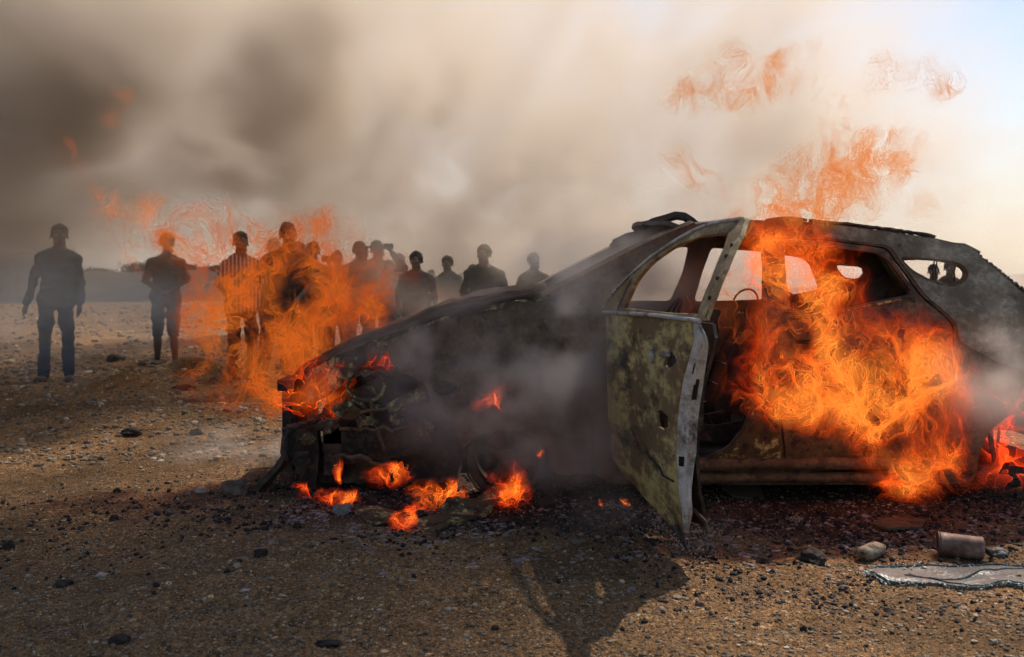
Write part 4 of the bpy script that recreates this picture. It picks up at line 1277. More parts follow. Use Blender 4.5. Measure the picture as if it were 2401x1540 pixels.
def build_clump():
    c = gpt(2340, 1268)
    o = rock(2340, 1272, 62, 28, 'greyish charred clump of melted plastic right beside the metal canister', 77, simple_mat('melted_grey_plastic', (.16, .15, .13), .6, .6, 30), None, 'melted_clump', 'melted clump')
build_clump()
def build_glass():
    # shattered laminated windscreen lying flat, sagging, with frosted edges
    ol = [(2034, 1328), (2050, 1314), (2100, 1306), (2200, 1303), (2300, 1301), (2420, 1302), (2560, 1310), (2640, 1330), (2600, 1364), (2480, 1362), (2400, 1357), (2330, 1352), (2240, 1356), (2150, 1352), (2080, 1346), (2045, 1340)]
    pts = [gpt(*p) for p in ol]
    c = sum(pts, Vector())/len(pts)
    root = empty('shattered_windscreen', (c.x, c.y, ground_z(c.x, c.y)), 'sheet of shattered greenish windscreen glass lying flat on sand at the right edge', 'windscreen')
    m, nt = new_mat('shattered_glass')
    tc = nd(nt, 'ShaderNodeTexCoord')
    vo = nd(nt, 'ShaderNodeTexVoronoi', feature='DISTANCE_TO_EDGE', inp={'Scale': 120.0}); nt.links.new(tc.outputs['Object'], vo.inputs['Vector'])
    vc = nd(nt, 'ShaderNodeTexVoronoi', inp={'Scale': 120.0}); nt.links.new(tc.outputs['Object'], vc.inputs['Vector'])
    ed = ramp(nt, vo.outputs['Distance'], [(0, (1, 1, 1)), (.07, (0, 0, 0))])
    f = tnoise(nt, 7, 4, .6)
    colr = mixc(nt, ed, mixc(nt, f, (.07, .06, .055), (.18, .15, .13)), (.32, .34, .31))
    nmn = nd(nt, 'ShaderNodeVectorMath', operation='MULTIPLY_ADD'); nt.links.new(vc.outputs['Color'], nmn.inputs[0]); nmn.inputs[1].default_value = (.30, .30, 0); nmn.inputs[2].default_value = (-.15, -.15, 0)
    ge = nd(nt, 'ShaderNodeNewGeometry'); ad = nd(nt, 'ShaderNodeVectorMath', operation='ADD'); nt.links.new(nmn.outputs[0], ad.inputs[0]); nt.links.new(ge.outputs['Normal'], ad.inputs[1])
    no = nd(nt, 'ShaderNodeVectorMath', operation='NORMALIZE'); nt.links.new(ad.outputs[0], no.inputs[0])
    b = finish(nt, colr, .38, spec=.4); nt.links.new(no.outputs[0], b.inputs['Normal'])
    b.inputs['Alpha'].default_value = .8
    def zf(u, v): 
        return Vector((u, v, ground_z(u, v) + .008 + .009*max(0, mnoise.noise(Vector((u*4, v*6, 3)))) + .006*math.exp(-((v - 4.06 - .05*math.sin(u*3))/.02)**2)))
    panel('glass_sheet', [(p.x, p.y) for p in pts], [], zf, lambda u, v: Vector((0, 0, -.006)), m, root, .018, 2, .002, .010, 61)
    edge = simple_mat('green_glass_edge', (.05, .085, .07), .18, .6, 60, .5, .002, 0, .8)
    mb = MB()
    def line(pl, r):
        P = []
        for k, (a, b_) in enumerate(pl): P.append(Vector((a, b_)))
        P = densify(P, 9, False, 1)
        mb.tube([zf(*gpt(p.x, p.y).xy) + Vector((0, 0, .004 + .004*mnoise.noise(Vector((p.x*.2, p.y, 0))))) for p in P], [r*(.6 + .8*abs(mnoise.noise(Vector((p.x*.15, 3, 0))))) for p in P], 6)
    line([(2120, 1330), (2180, 1334), (2240, 1333), (2300, 1321), (2360, 1312), (2410, 1306), (2500, 1312)], .006); mb.build('fold_ridge', edge, root); mb = MB()
    line([(2130, 1326), (2200, 1338), (2260, 1347), (2330, 1350), (2400, 1354), (2500, 1360)], .006); mb.build('fold_ridge', edge, root); mb = MB()
    line([(2040, 1336), (2080, 1346), (2150, 1352), (2240, 1356), (2330, 1352), (2400, 1357)], .006); mb.build('fold_ridge', edge, root); mb = MB()
    line([(2050, 1316), (2120, 1306), (2200, 1303), (2300, 1301), (2420, 1302)], .005); mb.build('fold_ridge', edge, root)
    # loose crumbs of glass along its rim
    rnd = random.Random(8); mb = MB()
    for k in range(360):
        i = rnd.randrange(len(ol)); a = Vector(ol[i]); b_ = Vector(ol[(i+1) % len(ol)]); p = a.lerp(b_, rnd.random())
        q = gpt(p.x + rnd.gauss(0, 8), p.y + rnd.gauss(0, 2.6), .006 + rnd.random()*.010)
        s = rnd.uniform(.0025, .006); rt = Matrix.Rotation(rnd.uniform(0, PI), 3, Vector([rnd.uniform(-1, 1) for _ in range(3)]).normalized())
        mb.box(q, (s, s, s), rt)
    gm, gt = new_mat('glass_crumb'); gb = finish(gt, (.55, .62, .58), .06, spec=.9)
    o = mb.build('glass_crumbs', gm); tag(o, 'glittering crumbs of broken glass round the windscreen sheet', 'glass crumbs', None, 'stuff')
build_glass()
def crumbs(name, label, boxes, mat, n, seed, smin=.002, smax=.006):
    rnd = random.Random(seed); mb = MB()
    for k in range(n):
        (a, b, c, d) = rnd.choice(boxes)
        q = gpt(rnd.gauss((a+c)/2, abs(c-a)/3.2), rnd.gauss((b+d)/2, abs(d-b)/3.2), .004 + rnd.random()*.006)
        s = rnd.uniform(smin, smax); rt = Matrix.Rotation(rnd.uniform(0, PI), 3, Vector([rnd.uniform(-1, 1) for _ in range(3)]).normalized())
        mb.box(q, (s, s*.8, s), rt)
    o = mb.build(name, mat); tag(o, label, 'glass crumbs', None, 'stuff')
cm, ct = new_mat('sun_glint_glass'); finish(ct, (.35, .28, .2), .15, spec=.8)
crumbs('glass_fragments', 'sparkling fragments of window glass on the ground around the door foot',
       [(1490, 1215, 1560, 1250), (1590, 1240, 1680, 1290), (1570, 1255, 1640, 1290), (1620, 1230, 1700, 1250), (1400, 1180, 1470, 1200), (1850, 1200, 1880, 1215)], cm, 700, 9)

def slab(name, pts, label, cat, mat, th=.012, hump=.03, seed=1, tilt=0.0):
    P = [gpt(*p) for p in pts]
    c = sum(P, Vector())/len(P)
    root_z = ground_z(c.x, c.y)
    def f(u, v):
        return Vector((u, v, ground_z(u, v) + .015 + hump*(.6 + mnoise.noise(Vector((u*5, v*9, seed)))) + tilt*(v - c.y)))
    o = panel(name, [(p.x, p.y) for p in P], [], f, lambda u, v: Vector((0, 0, -th)), mat, None, .02, 1, .006, .012, seed)
    o.data.transform(Matrix.Translation((-c.x, -c.y, -root_z))); o.location = (c.x, c.y, root_z)
    tag(o, label, cat); return o
slab('peeled_bumper_skin', [(930, 1246), (1000, 1225), (1060, 1205), (1130, 1188), (1172, 1172), (1180, 1190), (1150, 1215), (1090, 1234), (1010, 1250), (950, 1258)],
     'curved strip of peeling olive bumper skin lying on the ground before the front wheel', 'bumper piece', P_YEL, hump=.035, seed=3, tilt=.15)
slab('scorched_panel', [(830, 1215), (880, 1205), (925, 1212), (920, 1240), (860, 1236)], 'small olive blistered scrap left of the peeled bumper skin', 'scrap', P_YEL, hump=.02, seed=4)
slab('flattened_plate', [(1690, 1152), (1740, 1143), (1780, 1148), (1788, 1168), (1720, 1164)], 'flat grey burnt plate lying below the sill beside the open door', 'plate', P_ROOF, hump=.02, seed=5, tilt=.2)
slab('charred_sheet', [(2040, 1215), (2120, 1200), (2170, 1212), (2160, 1226), (2080, 1230)], 'charred brown sheet on the dark ground above the bottle and canister', 'scrap', P_SIDE, hump=.012, seed=6)
def cone_scrap():
    c = gpt(805, 1200)
    o = rock(806, 1206, 62, 40, 'grey smoking ash heap between the little flames at the front of the car', 91, simple_mat('grey_ash', (.17, .15, .135), .9, .3, 14), None, 'ash_heap', 'ash heap')
cone_scrap()
def rubble():
    rnd = random.Random(66)
    items = [(700, 1165, 40, 26), (745, 1178, 50, 28), (790, 1160, 46, 22), (870, 1180, 60, 30), (930, 1172, 40, 24), (905, 1205, 50, 26), (985, 1215, 46, 22), (1030, 1200, 36, 20),
             (1200, 1195, 70, 30), (1280, 1190, 60, 26), (1390, 1195, 60, 24), (1500, 1235, 60, 24), (640, 1145, 34, 22), (1100, 1190, 40, 20), (1340, 1215, 40, 18)]
    names = ['left of the ash heap', 'touching the ash heap on its left', 'behind the ash heap', 'right of the ash heap', 'under the second small flame', 'left of the peeled bumper skin', 'just above the lowest small flame', 'between the lowest and the round flame',
             'under the flame by the front wheel', 'midway between front wheel and door', 'near the two glowing embers', 'under the outer corner of the door', 'right of the big brown rock', 'under the round flame', 'in front of the two glowing embers']
    for k, ((a, b, w, h), nm) in enumerate(zip(items, names)):
        rock(a, b, w, h, 'charred lump of debris ' + nm, 200 + k, M_DARKROCK, 'charred lumps under the front of the car', 'charred_debris', 'debris')
rubble()
# ------------------------------------------------------------------ people
def sd_caps(P, a, b, ra, rb, sc=(1, 1, 1)):
    a = np.array(a, np.float32); b = np.array(b, np.float32); s = np.array(sc, np.float32)
    A = a / s; B = b / s; Q = P / s
    ab = B - A; L = float(ab @ ab) + 1e-9
    t = np.clip(((Q - A) @ ab) / L, 0, 1)
    d = np.linalg.norm(Q - (A + t[..., None] * ab), axis=-1) - (ra + (rb - ra) * t)
    return d * min(sc)
def smin(a, b, k):
    h = np.clip(0.5 + 0.5 * (b - a) / k, 0, 1)
    return b * (1 - h) + a * h - k * h * (1 - h)

SKIN = simple_mat('dark_brown_skin', (0.075, 0.042, 0.028), .55, .15, 8, .05)
HAIRM = simple_mat('black_hair', (0.012, 0.010, 0.009), .9, .5, 90, .8, .004)
EYEM = simple_mat('eyes', (0.35, 0.33, 0.3), .3, .1, 8)
SHOEM = simple_mat('dusty_leather', (0.06, 0.045, 0.035), .7, .3, 20)
def cloth(name, c, stripe=None):
    m, nt = new_mat(name)
    n = tnoise(nt, 9, 5, .6)
    c = tuple(x*.62 for x in c)
    k = ramp(nt, n, [(0.3, tuple(x*.7 for x in c)), (0.7, tuple(min(1, x*1.3) for x in c))])
    if stripe:
        tc = nd(nt, 'ShaderNodeTexCoord'); sp = nd(nt, 'ShaderNodeSeparateXYZ'); nt.links.new(tc.outputs['Object'], sp.inputs[0])
        v = mth(nt, 'SINE', mth(nt, 'MULTIPLY', sp.outputs[0], 150.0))
        k = mixc(nt, mth(nt, 'GREATER_THAN', v, 0.1), k, stripe)
    finish(nt, k, .9, n, .4, .01, spec=.15)
    return m
CL = {
 'grey': cloth('grey_cotton', (.10, .105, .11)), 'denim': cloth('blue_denim', (.05, .065, .10)), 'char': cloth('charcoal_cotton', (.035, .033, .035)),
 'lblue': cloth('light_blue_cotton', (.16, .22, .36)), 'brown': cloth('brown_cotton', (.10, .06, .04)), 'stripe': cloth('striped_cotton', (.06, .055, .06), (.42, .36, .33)),
 'cream': cloth('cream_cotton', (.42, .36, .28)), 'khaki': cloth('khaki_cotton', (.18, .14, .09)), 'white': cloth('white_cotton', (.5, .47, .43)), 'olive': cloth('olive_cotton', (.07, .065, .045)),
 'navy': cloth('navy_cotton', (.025, .03, .05)), 'plum': cloth('plum_cotton', (.09, .05, .06)), 'cap': cloth('dark_cap_cloth', (.03, .03, .033)),
}
def person(px, top, Y, label, shirt='char', trousers='char', face=0.0, lean=0.0, arms=None, legs=None, cap=False, hair=.022, hz=0.0,
           sleeves=.5, shorts=False, hat_turn=0.0, jaw=0, beard=False, held=None, width=1.0, head_tilt=0.0, head_turn=0.0, long_sleeve=False, vox=.0095):
    """stands at distance Y with the crown of the head at picture row `top`"""
    H = CAM_H + (640 - top) / F * Y
    x0 = (px - 1200) / F * Y
    z0 = ground_z(x0, Y) - .01
    s = (H - z0) / 1.76
    wd = width * 1.12
    hx = lean
    J = dict(hipL=(.088, 0, .93), hipR=(-.088, 0, .93), kneeL=(.10, -.02, .50), kneeR=(-.10, -.02, .50), ankL=(.11, .02, .09), ankR=(-.11, .02, .09),
             shL=(.158*wd, 0.01, 1.392), shR=(-.158*wd, 0.01, 1.392), elL=(.215*wd, .04, 1.13), elR=(-.215*wd, .04, 1.13), wrL=(.225*wd, -.05, .88), wrR=(-.225*wd, -.05, .88),
             neck=(0, -.0, 1.47), head=(0, -.015, 1.635))
    rj = random.Random(int(px*3 + top))
    sway = rj.uniform(-.03, .03)
    for k_ in ('hipL', 'hipR'): J[k_] = (J[k_][0] + sway, J[k_][1], J[k_][2])
    if not legs:
        q_ = rj.uniform(.0, .05)
        J['kneeL'] = (.10 + q_*.6, -.03 - q_*.6, .50); J['ankL'] = (.12 + q_, -.02 - q_, .09); J['ankR'] = (-.11, .04, .09)
        if rj.random() < .5: J['wrL'] = (.19*wd, -.14, .93)
        else: J['wrR'] = (-.19*wd, -.13, .94)
    if not head_tilt: head_tilt = rj.uniform(-.10, .10)
    if not head_turn: head_turn = rj.uniform(-.25, .35)
    if legs: J.update(legs)
    if arms: J.update(arms)
    J = {k: np.array(v, np.float32) for k, v in J.items()}
    sh = lambda z: np.array([hx * max(0, z - .9), 0, 0], np.float32)
    for k in J:
        if J[k][2] > .92 or k[:2] in ('el', 'wr'): J[k] = J[k] + sh(J[k][2])
    pel = np.array([0, 0.005, .96], np.float32); wst = np.array([0, 0, 1.10], np.float32) + sh(1.1); chs = np.array([0, .005, 1.30], np.float32) + sh(1.3); cl = np.array([0, .012, 1.42], np.float32) + sh(1.42)
    lo = np.array([min(j[0] for j in J.values()) - .20, min(j[1] for j in J.values()) - .24, -.03]); hi = np.array([max(j[0] for j in J.values()) + .20, max(j[1] for j in J.values()) + .20, max(1.80, max(j[2] for j in J.values()) + .16)])
    shape = [int((h - l) / vox) for l, h in zip(lo, hi)]
    ax = [np.linspace(l, h, n, dtype=np.float32) for l, h, n in zip(lo, hi, shape)]
    def field(parts, k, pad=.10, init=1.0, wrinkle=0.0, seed=0):
        D = np.full(shape, .12, np.float32)
        for (a, b, ra, rb, sc) in parts:
            m = max(ra, rb) * max(sc) + pad
            a_ = np.array(a); b_ = np.array(b)
            l = np.minimum(a_, b_) - m; h = np.maximum(a_, b_) + m
            i0 = [max(0, int(np.searchsorted(ax[q], l[q]))) for q in range(3)]; i1 = [min(shape[q], int(np.searchsorted(ax[q], h[q]))) for q in range(3)]
            if any(i1[q] <= i0[q] for q in range(3)): continue
            sl = tuple(slice(i0[q], i1[q]) for q in range(3))
            P = np.stack(np.meshgrid(*[ax[q][sl[q]] for q in range(3)], indexing='ij'), -1)
            d = sd_caps(P, a_, b_, ra, rb, sc)
            D[sl] = smin(D[sl], d, k)
        return D
    one = (1, 1, 1)
    tor = [(pel + [-.05, 0, 0], pel + [.05, 0, 0], .105, .105, (1, .9, 1)), (pel, wst, .118*wd, .108*wd, (1.15, .86, 1)), (wst, chs, .108*wd, .125*wd, (1.18, .84, 1)),
           (chs, cl, .120*wd, .075, (1.2, .82, 1)), (J['shL'], cl+[0,0,.045], .050, .050, one), (J['shR'], cl+[0,0,.045], .050, .050, one), (cl, J['neck'], .066, .058, one)]
    armL = [(J['shL'], J['elL'], .052, .040, one), (J['elL'], J['wrL'], .041, .027, one)]
    armR = [(J['shR'], J['elR'], .052, .040, one), (J['elR'], J['wrR'], .041, .027, one)]
    legp = []
    for sd in 'LR':
        legp += [(J['hip'+sd], J['knee'+sd], .088, .056, one), (J['knee'+sd], J['ank'+sd] + [0, 0, .0], .056, .038, one),
                 (J['knee'+sd]*.62 + J['ank'+sd]*.38 + [0, .02, 0], J['knee'+sd]*.4 + J['ank'+sd]*.6 + [0, .01, 0], .052, .044, one)]
    feet = []
    for sd, sg in (('L', 1), ('R', -1)):
        a = J['ank'+sd]
        feet.append((a + [0, .03, -.045], a + [sg*.03, -.15, -.058], .036, .030, (1.15, 1, .9)))
    # head, turned and tilted as one
    c = J['head']
    ca, sa = math.cos(head_turn + face*0), math.sin(head_turn)
    ct, st = math.cos(head_tilt), math.sin(head_tilt)
    def h(x, y, z):
        x, y = x*ca - y*sa, x*sa + y*ca
        x, z = x*ct + z*st, -x*st + z*ct
        return c + np.array([x, y, z], np.float32) * 1.13
    hd = [(h(0, .018, .035), h(0, .0, .025), .090, .083, (.90, 1.08, 1.06)), (h(0, -.03, .01), h(0, -.04, -.045), .070, .058, (1, 1, 1)),
          (h(-.028, -.035, -.065), h(.028, -.035, -.065), .034, .034, one), (h(0, -.07, -.095), h(0, -.065, -.085), .024, .026, one),
          (h(0, -.092, .02), h(0, -.108, -.018), .010, .017, one), (h(-.03, -.082, .032), h(.03, -.082, .032), .014, .014, one),
          (h(-.018, -.09, -.052), h(.018, -.09, -.052), .013, .013, one),
          (h(-.076, .01, .018), h(-.080, .018, -.018), .014, .012, (.7, 1.3, 1)), (h(.076, .01, .018), h(.080, .018, -.018), .014, .012, (.7, 1.3, 1)),
          (J['neck'] + [0, .012, -.02], c + [0, .018, -.07], .066, .060, one)]
    hands = []
    for sd, sg in (('L', -1), ('R', 1)):
        w = J['wr'+sd]; e = J['el'+sd]; d = (w - e); d /= np.linalg.norm(d)
        ref = np.array([0, -1, 0.2], np.float32)
        sdv = np.cross(d, ref); sdv /= np.linalg.norm(sdv) + 1e-6     # across palm edge direction
        fr = np.cross(sdv, d)
        pm = w + d * .055
        hands.append((w + d*.015, w + d*.085, .024, .030, (1, 1, 1)))
        for q, (o_, L_) in enumerate(((-.027, .062), (-.009, .074), (.009, .070), (.026, .052))):
            b0 = w + d*.085 + fr*o_
            b1 = b0 + d*L_*.55 + sdv*(.004) ; b2 = b1 + d*L_*.42 - sdv*sg*.022 - fr*0.0
            hands.append((b0, b1, .0095, .009, one)); hands.append((b1, b2, .009, .0075, one))
        t0 = w + d*.03 + fr*(-.024); t1 = t0 + d*.035 - fr*.022; t2 = t1 + d*.032 - fr*.004
        hands.append((t0, t1, .012, .0105, one)); hands.append((t1, t2, .0105, .009, one))
    root = empty('person', (x0, Y, z0), label, 'person', 'bystanders behind the burning car', face)
    def emit(name, D, mat, smooth=True):
        G = np.clip(.5 - D / (5 * vox), 0, 1)
        V, T = iso_mesh(G, tuple(float(v) for v in lo), tuple(float(v) for v in hi), .5)
        if len(V) < 4: return None
        V = V * s
        me = np_mesh(V, T[:, ::1], True, name)
        o = bpy.data.objects.new(name, me); me.materials.append(mat); col.objects.link(o); o.parent = root
        return o
    body = field(tor[:], .05)
    body = smin(body, field(armL + armR, .02), .03); body = smin(body, field(legp, .03), .04)
    body = smin(body, field(hd, .014, .06), .02); body = np.minimum(body, field(hands, .006, .04)) if False else smin(body, field(hands, .006, .04), .010)
    body = smin(body, field(feet, .02), .02)
    emit('body', body, SKIN)
    G3 = np.meshgrid(*ax, indexing='ij'); Zg = G3[2]
    rs = int(abs(px) * 7 + top)
    wr = fractal(shape, [hh - ll for ll, hh in zip(lo, hi)], (.20, .20, .08), rs, 3, .6) * .0055
    wr = np.clip(wr*1.7, -.016, .016)
    # shirt
    up = []
    for sd in 'LR':
        a, b, w_ = J['sh'+sd], J['el'+sd], J['wr'+sd]
        if long_sleeve: up += [(a + (b-a)*.06, b, .056, .052, one), (b, b + (w_-b)*.92, .055, .040, one)]
        else: up += [(a + (b-a)*.06, a + (b-a)*sleeves*1.7, .056, .064, one)]
    hem = pel + [0, 0, -.06]
    shp = [(q[0], q[1], q[2] + .016, q[3] + .016, q[4]) for q in tor[:-1]] + [(wst, hem, .120*wd, .128*wd, (1.2, .95, 1)), (hem+[-.05,0,0], hem+[.05,0,0], .125*wd, .125*wd, (1.05, .92, 1))]
    S = field(shp, .05); S = smin(S, field(up, .02), .035) + wr
    S = np.maximum(S, -(Zg - (.83 + .012*np.sin(G3[0]*30))))
    hole = field([(J['neck'] + [0, -.015, 0], J['neck'] + [0, -.02, .15], .062, .075, one)], .01, .05)
    S = np.maximum(S, -hole)
    emit('shirt', S, CL[shirt])
    # trousers
    tl = []
    for sd in 'LR':
        hp, kn, an = J['hip'+sd], J['knee'+sd], J['ank'+sd]
        if shorts: tl += [(hp, kn, .100, .080, one), (kn, kn + (an-kn)*.12, .080, .078, one)]
        else: tl += [(hp, kn, .100, .072, one), (kn, an + [0, 0, -.01], .070, .058, one)]
    T_ = smin(field([(pel + [-.055, 0, 0], pel + [.055, 0, 0], .115, .115, (1, .92, 1))], .03), field(tl, .025), .04) + wr * 1.2
    T_ = np.maximum(T_, Zg - 1.0)
    T_ = np.maximum(T_, -(Zg - ((.40 if shorts else .045))))
    emit('trousers', T_, CL[trousers])
    # shoes
    sf = [(q[0], q[1], q[2] + .009, q[3] + .011, q[4]) for q in feet]
    F_ = np.maximum(field(sf, .02), Zg - .085)
    mid = (J['ankL'][0] + J['ankR'][0]) / 2
    emit('shoe', np.maximum(F_, -(G3[0] - mid - .006)), SHOEM)
    emit('shoe', np.maximum(F_, G3[0] - mid + .006), SHOEM)
    # hair or cap
    if cap:
        cc = h(0, .012, .045)
        K = field([(cc, cc + [0, 0, .012], .094, .088, (.98, 1.12, .95))], .01)
        K = np.maximum(K, -(Zg - (c[2] + .042)))
        b0 = h(0, -.09, .058); b1 = h(0, -.175, .035)
        bx = h(-.045, -.12, .05); by = h(.045, -.12, .05)
        br = field([(b0, b1, .052, .045, (1, 1, .16)), (bx, by, .05, .05, (1, 1, .16))], .004, .02)
        emit('cap', smin(K, br, .012), CL['cap'])
        K2 = field([(h(0, .03, .01), h(0, .03, .02), .086, .088, (.95, 1.05, 1))], .01)
        K2 = np.maximum(K2, -(Zg - (c[2] - .02))); K2 = np.maximum(K2, Zg - (c[2] + .05)); K2 = np.maximum(K2, -(G3[1] - (c[1] - .01)))
        emit('hair', K2, HAIRM)
    else:
        hn = fractal(shape, [hh - ll for ll, hh in zip(lo, hi)], .03, rs + 5, 2, .6) * .006
        hr = .089 + hair * .42
        K = field([(h(0, .022, .045 + hz*.4), h(0, .010, .05 + hz), hr, hr, (.94, 1.06, .98))], .01) + hn
        face_cut = field([(h(0, -.10, -.045), h(0, -.10, .03), .088, .070, (1.0, .8, 1))], .01)
        K = np.maximum(K, -face_cut)
        K = np.maximum(K, -(Zg - (c[2] + .012 - .045*sstep(0, .06, G3[1] - c[1]))))
        emit('hair', K, HAIRM)
    if beard:
        K = field([(h(-.03, -.05, -.075), h(.03, -.05, -.075), .036, .036, one), (h(0, -.078, -.11), h(0, -.07, -.09), .028, .028, one)], .02)
        K = np.maximum(K, Zg - (c[2] - .055))
        emit('beard', K, HAIRM)
    for sx in (-.031, .031):
        mb = MB()
        bm = bmesh.new(); bmesh.ops.create_icosphere(bm, subdivisions=2, radius=.0115)
        cpt = Vector(h(sx, -.080, .014))
        mb.add([cpt + v.co for v in bm.verts], [[v.index for v in f.verts] for f in bm.faces]); bm.free()
        me = mesh_from([v * s for v in mb.v], mb.f, True, 'eye'); o = bpy.data.objects.new('eye', me); me.materials.append(EYEM); col.objects.link(o); o.parent = root
    if held:
        side, nm, lab, cat_ = held
        w = J['wr'+side]; e = J['el'+side]; d = (w - e); d /= np.linalg.norm(d)
        p = (w + d * .09) * s
        Mw = Matrix.Translation(root.location) @ Matrix.Rotation(face, 4, 'Z')
        wp = Mw @ Vector([float(v) for v in p])
        pr = empty(nm, wp + Vector((0, -.02, .02)), lab, cat_, None, face)
        b = MB(); bm = bmesh.new()
        bmesh.ops.create_cube(bm, size=1); bmesh.ops.scale(bm, vec=(.15, .012, .075) if nm == 'mobile_phone' else (.12, .06, .07), verts=bm.verts)
        bmesh.ops.bevel(bm, geom=bm.edges[:], offset=.004, segments=2, affect='EDGES')
        me = bpy.data.meshes.new('casing'); bm.to_mesh(me); bm.free(); me.materials.append(M_BLACKP)
        o = bpy.data.objects.new('casing', me); col.objects.link(o); o.parent = pr
        bm = bmesh.new(); bmesh.ops.create_cone(bm, cap_ends=True, segments=16, radius1=.008 if nm == 'mobile_phone' else .026, radius2=.008 if nm == 'mobile_phone' else .024, depth=.006 if nm == 'mobile_phone' else .06)
        bmesh.ops.rotate(bm, verts=bm.verts, cent=(0, 0, 0), matrix=Matrix.Rotation(R(90), 3, 'X')); bmesh.ops.translate(bm, verts=bm.verts, vec=(.05 if nm == 'mobile_phone' else 0, -.008 if nm == 'mobile_phone' else -.055, .02 if nm == 'mobile_phone' else 0))
        me = bpy.data.meshes.new('lens'); bm.to_mesh(me); bm.free(); me.materials.append(M_BLACKP)
        o = bpy.data.objects.new('lens', me); col.objects.link(o); o.parent = pr
    return root
M_BLACKP = simple_mat('black_plastic', (0.02, 0.02, 0.022), .35, .1, 10, .05)
def build_people():
    apart = dict(ankL=(.13, .0, .09), kneeL=(.12, -.02, .50), ankR=(-.14, .03, .09), kneeR=(-.12, 0, .50))
    hang = dict(elL=(.235, .04, 1.13), wrL=(.25, -.06, .88), elR=(-.26, .03, 1.13), wrR=(-.30, -.06, .88))
    person(133, 529, 10.98, 'man standing alone at far left in long grey shirt and jeans, arms hanging', 'grey', 'denim', face=.25, arms=hang, legs=apart, hair=.016, lean=.04, head_turn=.25, long_sleeve=True)
    person(388, 551, 13.3, 'second man from left, hands clasped before him, knee-length trousers and beard', 'brown', 'char', face=.2, shorts=True, beard=True, hair=.03, lean=.03,
           arms=dict(elL=(.26, 0, 1.15), wrL=(.08, -.17, 1.02), elR=(-.27, 0, 1.15), wrR=(-.07, -.17, 1.02)), legs=dict(ankL=(.13, -.03, .09), ankR=(-.11, .05, .09)), head_turn=.3)
    person(570, 547, 11.2, 'young man in vertically striped shirt standing behind the blowing flames', 'stripe', 'char', face=.3, hair=.022, head_turn=.2, lean=-.04,
           arms=dict(elR=(-.26, 0, 1.15), wrR=(-.15, -.13, .98)), legs=dict(ankR=(-.13, 0, .09), ankL=(.10, .05, .09)))
    person(668, 527, 10.3, 'tallest bystander, broad man in open shirt standing inside the left flames', 'brown', 'char', face=.2, hair=.02, hz=.004, width=1.12, beard=True, lean=.05, head_turn=.2,
           arms=dict(elL=(.30, 0, 1.17), wrL=(.16, -.16, 1.0), elR=(-.31, 0, 1.18), wrR=(-.20, -.15, 1.02)), legs=dict(ankR=(-.26, .0, .09), kneeR=(-.19, -.02, .5), ankL=(.16, .06, .09)))
    person(641, 562, 12.6, 'man in light blue shirt mostly hidden behind the tallest bystander', 'lblue', 'navy', face=.1, hair=.015)
    person(700, 570, 12.0, 'man peering over the left shoulder line of the tallest bystander', 'plum', 'char', face=.0, hair=.015)
    person(733, 571, 11.8, 'thin young man raising a phone beside his face within the flames', 'olive', 'char', face=.25, hair=.02,
           arms=dict(elL=(.30, -.03, 1.20), wrL=(.22, -.12, 1.45), elR=(-.25, 0, 1.15), wrR=(-.10, -.18, 1.1)), held=('L', 'mobile_phone', 'dark mobile phone held up by the thin young man in flames', 'phone'))
    person(838, 568, 11.9, 'bystander in a peaked cap looking down to the right', 'char', 'char', face=.55, cap=True, head_turn=.45, lean=.05, width=1.08,
           arms=dict(elL=(.27, 0, 1.17), wrL=(.12, -.18, 1.05), elR=(-.27, 0, 1.17), wrR=(-.10, -.18, 1.0)), long_sleeve=True)
    person(884, 566, 12.6, 'bystander in a peaked cap holding a camera to the eyes with raised elbow', 'navy', 'char', face=.35, cap=True, head_turn=.35,
           arms=dict(elL=(.36, -.10, 1.38), wrL=(.16, -.22, 1.60), elR=(-.25, -.05, 1.2), wrR=(-.06, -.2, 1.50)), held=('L', 'camera', 'small black camera held to the eyes by the bystander in a cap', 'camera'), long_sleeve=True)
    person(937, 597, 13.6, 'short haired bystander half hidden behind the raised elbow of the cameraman', 'char', 'char', face=.2, hair=.015)
    person(976, 593, 11.6, 'bystander with bushy hair in a printed dark shirt', 'plum', 'char', face=.0, hair=.03, width=1.1)
    person(1011, 634, 16.5, 'small child with a hand at the face seen between two grown bystanders', 'white', 'char', face=.3, hair=.012,
           arms=dict(elL=(.27, -.05, 1.2), wrL=(.12, -.12, 1.45)), vox=.012)
    person(1049, 603, 12.9, 'slim bystander with high cropped hair and visible ears', 'char', 'char', face=-.1, hair=.026, hz=.004, head_tilt=-.06)
    person(1082, 642, 16.0, 'short figure only peeking out behind the slim bystander', 'char', 'char', hair=.012, vox=.012)
    person(1137, 577, 11.3, 'broad bystander with tousled hair standing pale in the smoke', 'olive', 'char', face=-.1, hair=.03, width=1.22, lean=-.02)
    person(1251, 596, 12.2, 'pale shirted bystander, rightmost before the windscreen pillar', 'khaki', 'khaki', face=.2, hair=.016, head_turn=.3)
    person(1343, 653, 15.5, 'short bystander seen through the gap of the windscreen opening', 'char', 'char', hair=.01, vox=.012)
    person(790, 590, 13.2, 'bystander wholly in shadow, just left of the man in the peaked cap', 'char', 'char', face=.2, hair=.012, width=1.1)
    person(912, 612, 12.4, 'stooping bystander between the cameraman and the bushy haired one', 'plum', 'char', face=.25, hair=.02)
    person(1108, 622, 13.4, 'short bystander tucked between the slim one and the broad one', 'char', 'char', face=.1, hair=.015)
    person(1938, 641, 12.5, 'dark headed bystander seen through the rear side window', 'brown', 'char', hair=.015, vox=.012)
    person(1968, 648, 12.9, 'second head seen through the rear side window, slightly lower', 'plum', 'char', hair=.012, vox=.012)
